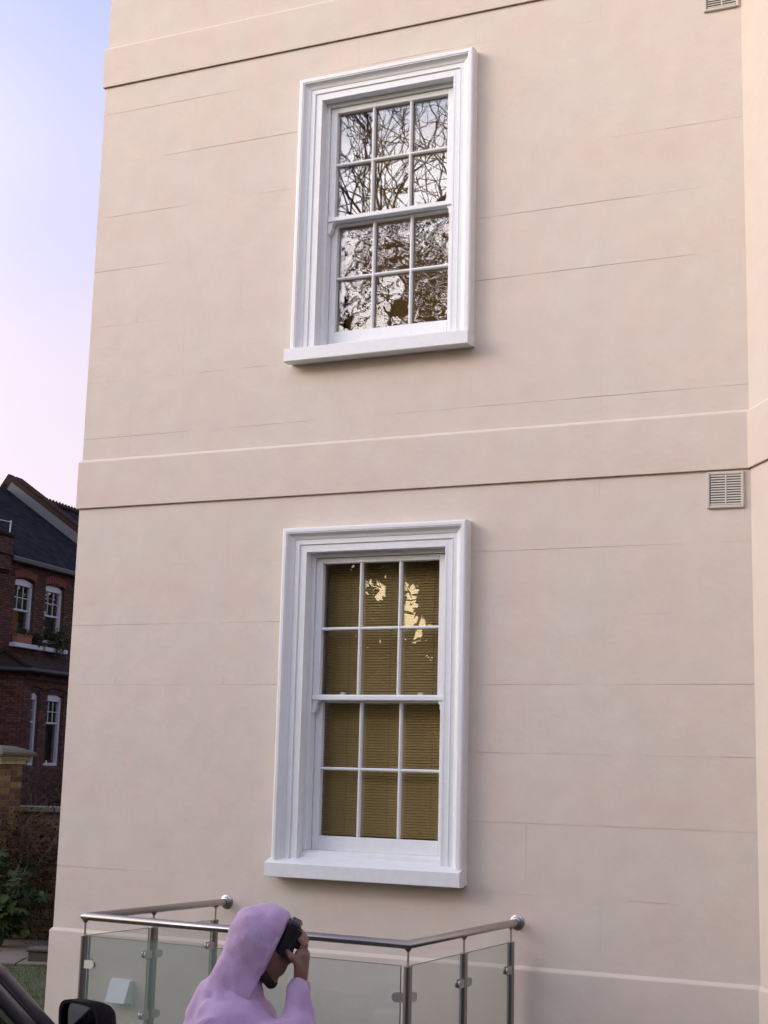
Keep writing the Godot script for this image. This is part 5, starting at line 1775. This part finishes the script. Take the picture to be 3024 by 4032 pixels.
	hand.append([V.call(0.128, -0.048, 0.078), V.call(0.112, -0.028, 0.076), 0.0105, 0.0085])
	nets(body, hand, 0.004, 230.0)
	part("body", body, skin, per)
	for s in [-1.0, 1.0]:
		var ey := MB.new()
		ey.lathe(PackedVector2Array([Vector2(0, -0.011), Vector2(0.008, -0.008), Vector2(0.011, 0), Vector2(0.008, 0.008), Vector2(0, 0.011)]), 12, V.call(0.083, -0.014, s * 0.031))
		part("eye", ey, mat(0.6, 0.58, 0.55, 0.2), per)
	# beard along the jaw and hair under the hood
	var be := MB.new()
	nets(be, [[V.call(0.000, -0.075, 0.064), V.call(0.028, -0.125, 0.040), 0.013, 0.015], [V.call(0.000, -0.075, -0.064), V.call(0.028, -0.125, -0.040), 0.013, 0.015], [V.call(0.028, -0.125, 0.040), V.call(0.050, -0.150, 0.0), 0.015, 0.019], [V.call(0.028, -0.125, -0.040), V.call(0.050, -0.150, 0.0), 0.015, 0.019]], 0.006, 120.0)
	part("beard", be, mat(0.022, 0.014, 0.011, 0.9), per)
	var ha := MB.new()
	nets(ha, [[V.call(-0.01, 0.015, 0), V.call(0.035, 0.035, 0), 0.086, 0.074], [V.call(0.02, 0.02, 0.035), V.call(0.02, 0.02, -0.035), 0.045, 0.045]], 0.009, 90.0)
	part("hair", ha, mat(0.012, 0.010, 0.010, 0.85), per)
	# hoodie: torso, sleeves and the raised hood cut open along the face
	var fold := FastNoiseLite.new()
	fold.seed = 6
	fold.frequency = 0.075
	fold.fractal_octaves = 3
	var ho := MB.new()
	var tb := [[chest + Vector3(-0.005, 0.0, 0), pel + Vector3(0.0, 0.02, 0), 0.160, 0.165], [V.call(-0.115, -0.30, -0.12), V.call(-0.115, -0.30, 0.12), 0.105, 0.105], [shR + Vector3(0, -0.015, -0.01), elR, 0.082, 0.066], [elR, wrR + Vector3(0, -0.028, 0.004), 0.062, 0.040], [shL + Vector3(0, -0.015, 0), elL, 0.082, 0.064], [elL, wrL, 0.06, 0.042], [V.call(-0.11, -0.22, 0), V.call(-0.06, -0.14, 0), 0.10, 0.085], [V.call(-0.135, -0.21, -0.05), V.call(-0.135, -0.21, 0.05), 0.062, 0.062], [V.call(-0.05, -0.30, 0.275), V.call(0.07, -0.365, 0.235), 0.020, 0.018], [V.call(0.02, -0.33, 0.262), V.call(0.10, -0.285, 0.215), 0.018, 0.016], [V.call(-0.17, -0.27, 0.235), V.call(-0.10, -0.40, 0.262), 0.022, 0.018], [chest + Vector3(0.06, 0.03, 0.06), chest + Vector3(0.06, 0.03, -0.06), 0.10, 0.10]]
	nets(ho, tb, 0.012, 42.0, [], fold, 0.026)
	var edge := ["plane", V.call(0.050, -0.045, 0), Vector3(0.909, -0.417, 0).normalized()]
	var hd := [[V.call(-0.004, 0.022, 0), V.call(0.045, 0.036, 0), 0.099, 0.094], [V.call(-0.004, 0.01, 0), V.call(-0.05, -0.09, 0), 0.100, 0.086], [V.call(-0.05, -0.09, 0), V.call(-0.105, -0.19, 0), 0.084, 0.10], [V.call(0.02, -0.03, 0), V.call(-0.045, -0.17, 0), 0.096, 0.092], [V.call(-0.085, -0.035, 0.045), V.call(-0.010, -0.165, 0.090), 0.022, 0.025], [V.call(-0.115, -0.105, 0.05), V.call(-0.045, -0.205, 0.100), 0.025, 0.028], [V.call(-0.06, 0.04, 0.05), V.call(0.025, -0.075, 0.092), 0.018, 0.018]]
	nets(ho, hd, 0.007, 55.0, [edge, ["ball", V.call(0.055, -0.015, 0), Vector3(0.088, 0.096, 0.066)]], fold, 0.014)
	# rolled hem of the hood opening
	var rim := []
	var rr := []
	for i in 21:
		var t := lerpf(-2.55, 2.55, i / 20.0)
		var dir := Vector3(0.417, 0.909, 0)
		rim.append(V.call(0.050, -0.045, 0) + dir * (0.022 + 0.118 * cos(t)) + Vector3(0, 0, 0.097 * sin(t)) - Vector3(0.909, -0.417, 0) * 0.006)
		rr.append(0.011)
	ho.pipe(rim, rr, 8)
	# cuff ribs and drawcord seam
	ho.pipe([wrR + Vector3(0, -0.045, 0.004), wrR + Vector3(0, -0.012, 0.002)], [0.041, 0.035], 14)
	part("hoodie", ho, cloth, per)
	var tr := MB.new()
	var lb := []
	for l in legs:
		lb.append([l[0], l[1], 0.100, 0.072])
		lb.append([l[1], l[2] + Vector3(0, 0.02, 0), 0.070, 0.058])
	lb.append([pel + Vector3(0, -0.02, -0.06), pel + Vector3(0, -0.02, 0.06), 0.115, 0.115])
	nets(tr, lb, 0.02, 45.0)
	part("trousers", tr, dark, per)
	for l in legs:
		var sm := MB.new()
		var a: Vector3 = l[2]
		var heel := Vector3(a.x - 0.05, a.y - 0.05, a.z)
		var toe := Vector3(a.x + 0.17, 0.032 if a.y < 0.12 else 0.035, a.z)
		nets(sm, [[heel, toe, 0.042, 0.032], [a, heel + Vector3(0.05, 0, 0), 0.045, 0.045]], 0.012, 70.0)
		part("shoe", sm, mat(0.5, 0.5, 0.52, 0.6), per)
	# the black thing held up to the eyes
	var cmr := thing("compact_camera", "black compact camera held up to the hooded person's eye", "camera", Vector3(3.400, 0, 3.302), deg_to_rad(24.2))
	var cb := Basis(Vector3(0, 0, 1), deg_to_rad(-24))
	var bo := MB.new()
	bo.box(V.call(0.113, 0.018, 0.0), Vector3(0.050, 0.128, 0.150), 0.010, cb)
	bo.box(V.call(0.098, 0.075, 0.0), Vector3(0.040, 0.03, 0.06), 0.008, cb)
	bo.box(V.call(0.128, 0.010, 0.058), Vector3(0.040, 0.110, 0.034), 0.012, cb)
	part("case", bo, mat(0.010, 0.010, 0.012, 0.45), cmr)
	var le := MB.new()
	le.lathe(PackedVector2Array([Vector2(0.036, 0.0), Vector2(0.036, 0.030), Vector2(0.030, 0.034), Vector2(0.027, 0.030), Vector2(0.0, 0.026)]), 24, V.call(0.132, 0.012, -0.012), Basis(Vector3(0, 0, 1), deg_to_rad(-24 - 90)))
	part("lens", le, mat(0.02, 0.02, 0.022, 0.3), cmr)

func _ready() -> void:
	var cam := Camera3D.new()
	cam.name = "view_camera"
	cam.fov = 39.305
	cam.near = 0.05
	cam.far = 2000.0
	cam.position = Vector3(6.1061, 2.2, 8.2242)
	cam.rotation = Vector3(deg_to_rad(10.0549), deg_to_rad(24.4253), deg_to_rad(1.4399))
	add_child(cam)
	cam.make_current()
	make_sky()
	make_materials()
	build_house()
	build_blinds()
	build_wall_fittings()
	build_balustrade()
	build_ground()
	build_brick_house()
	build_garden()
	build_trees_behind()
	build_car()
	build_person()
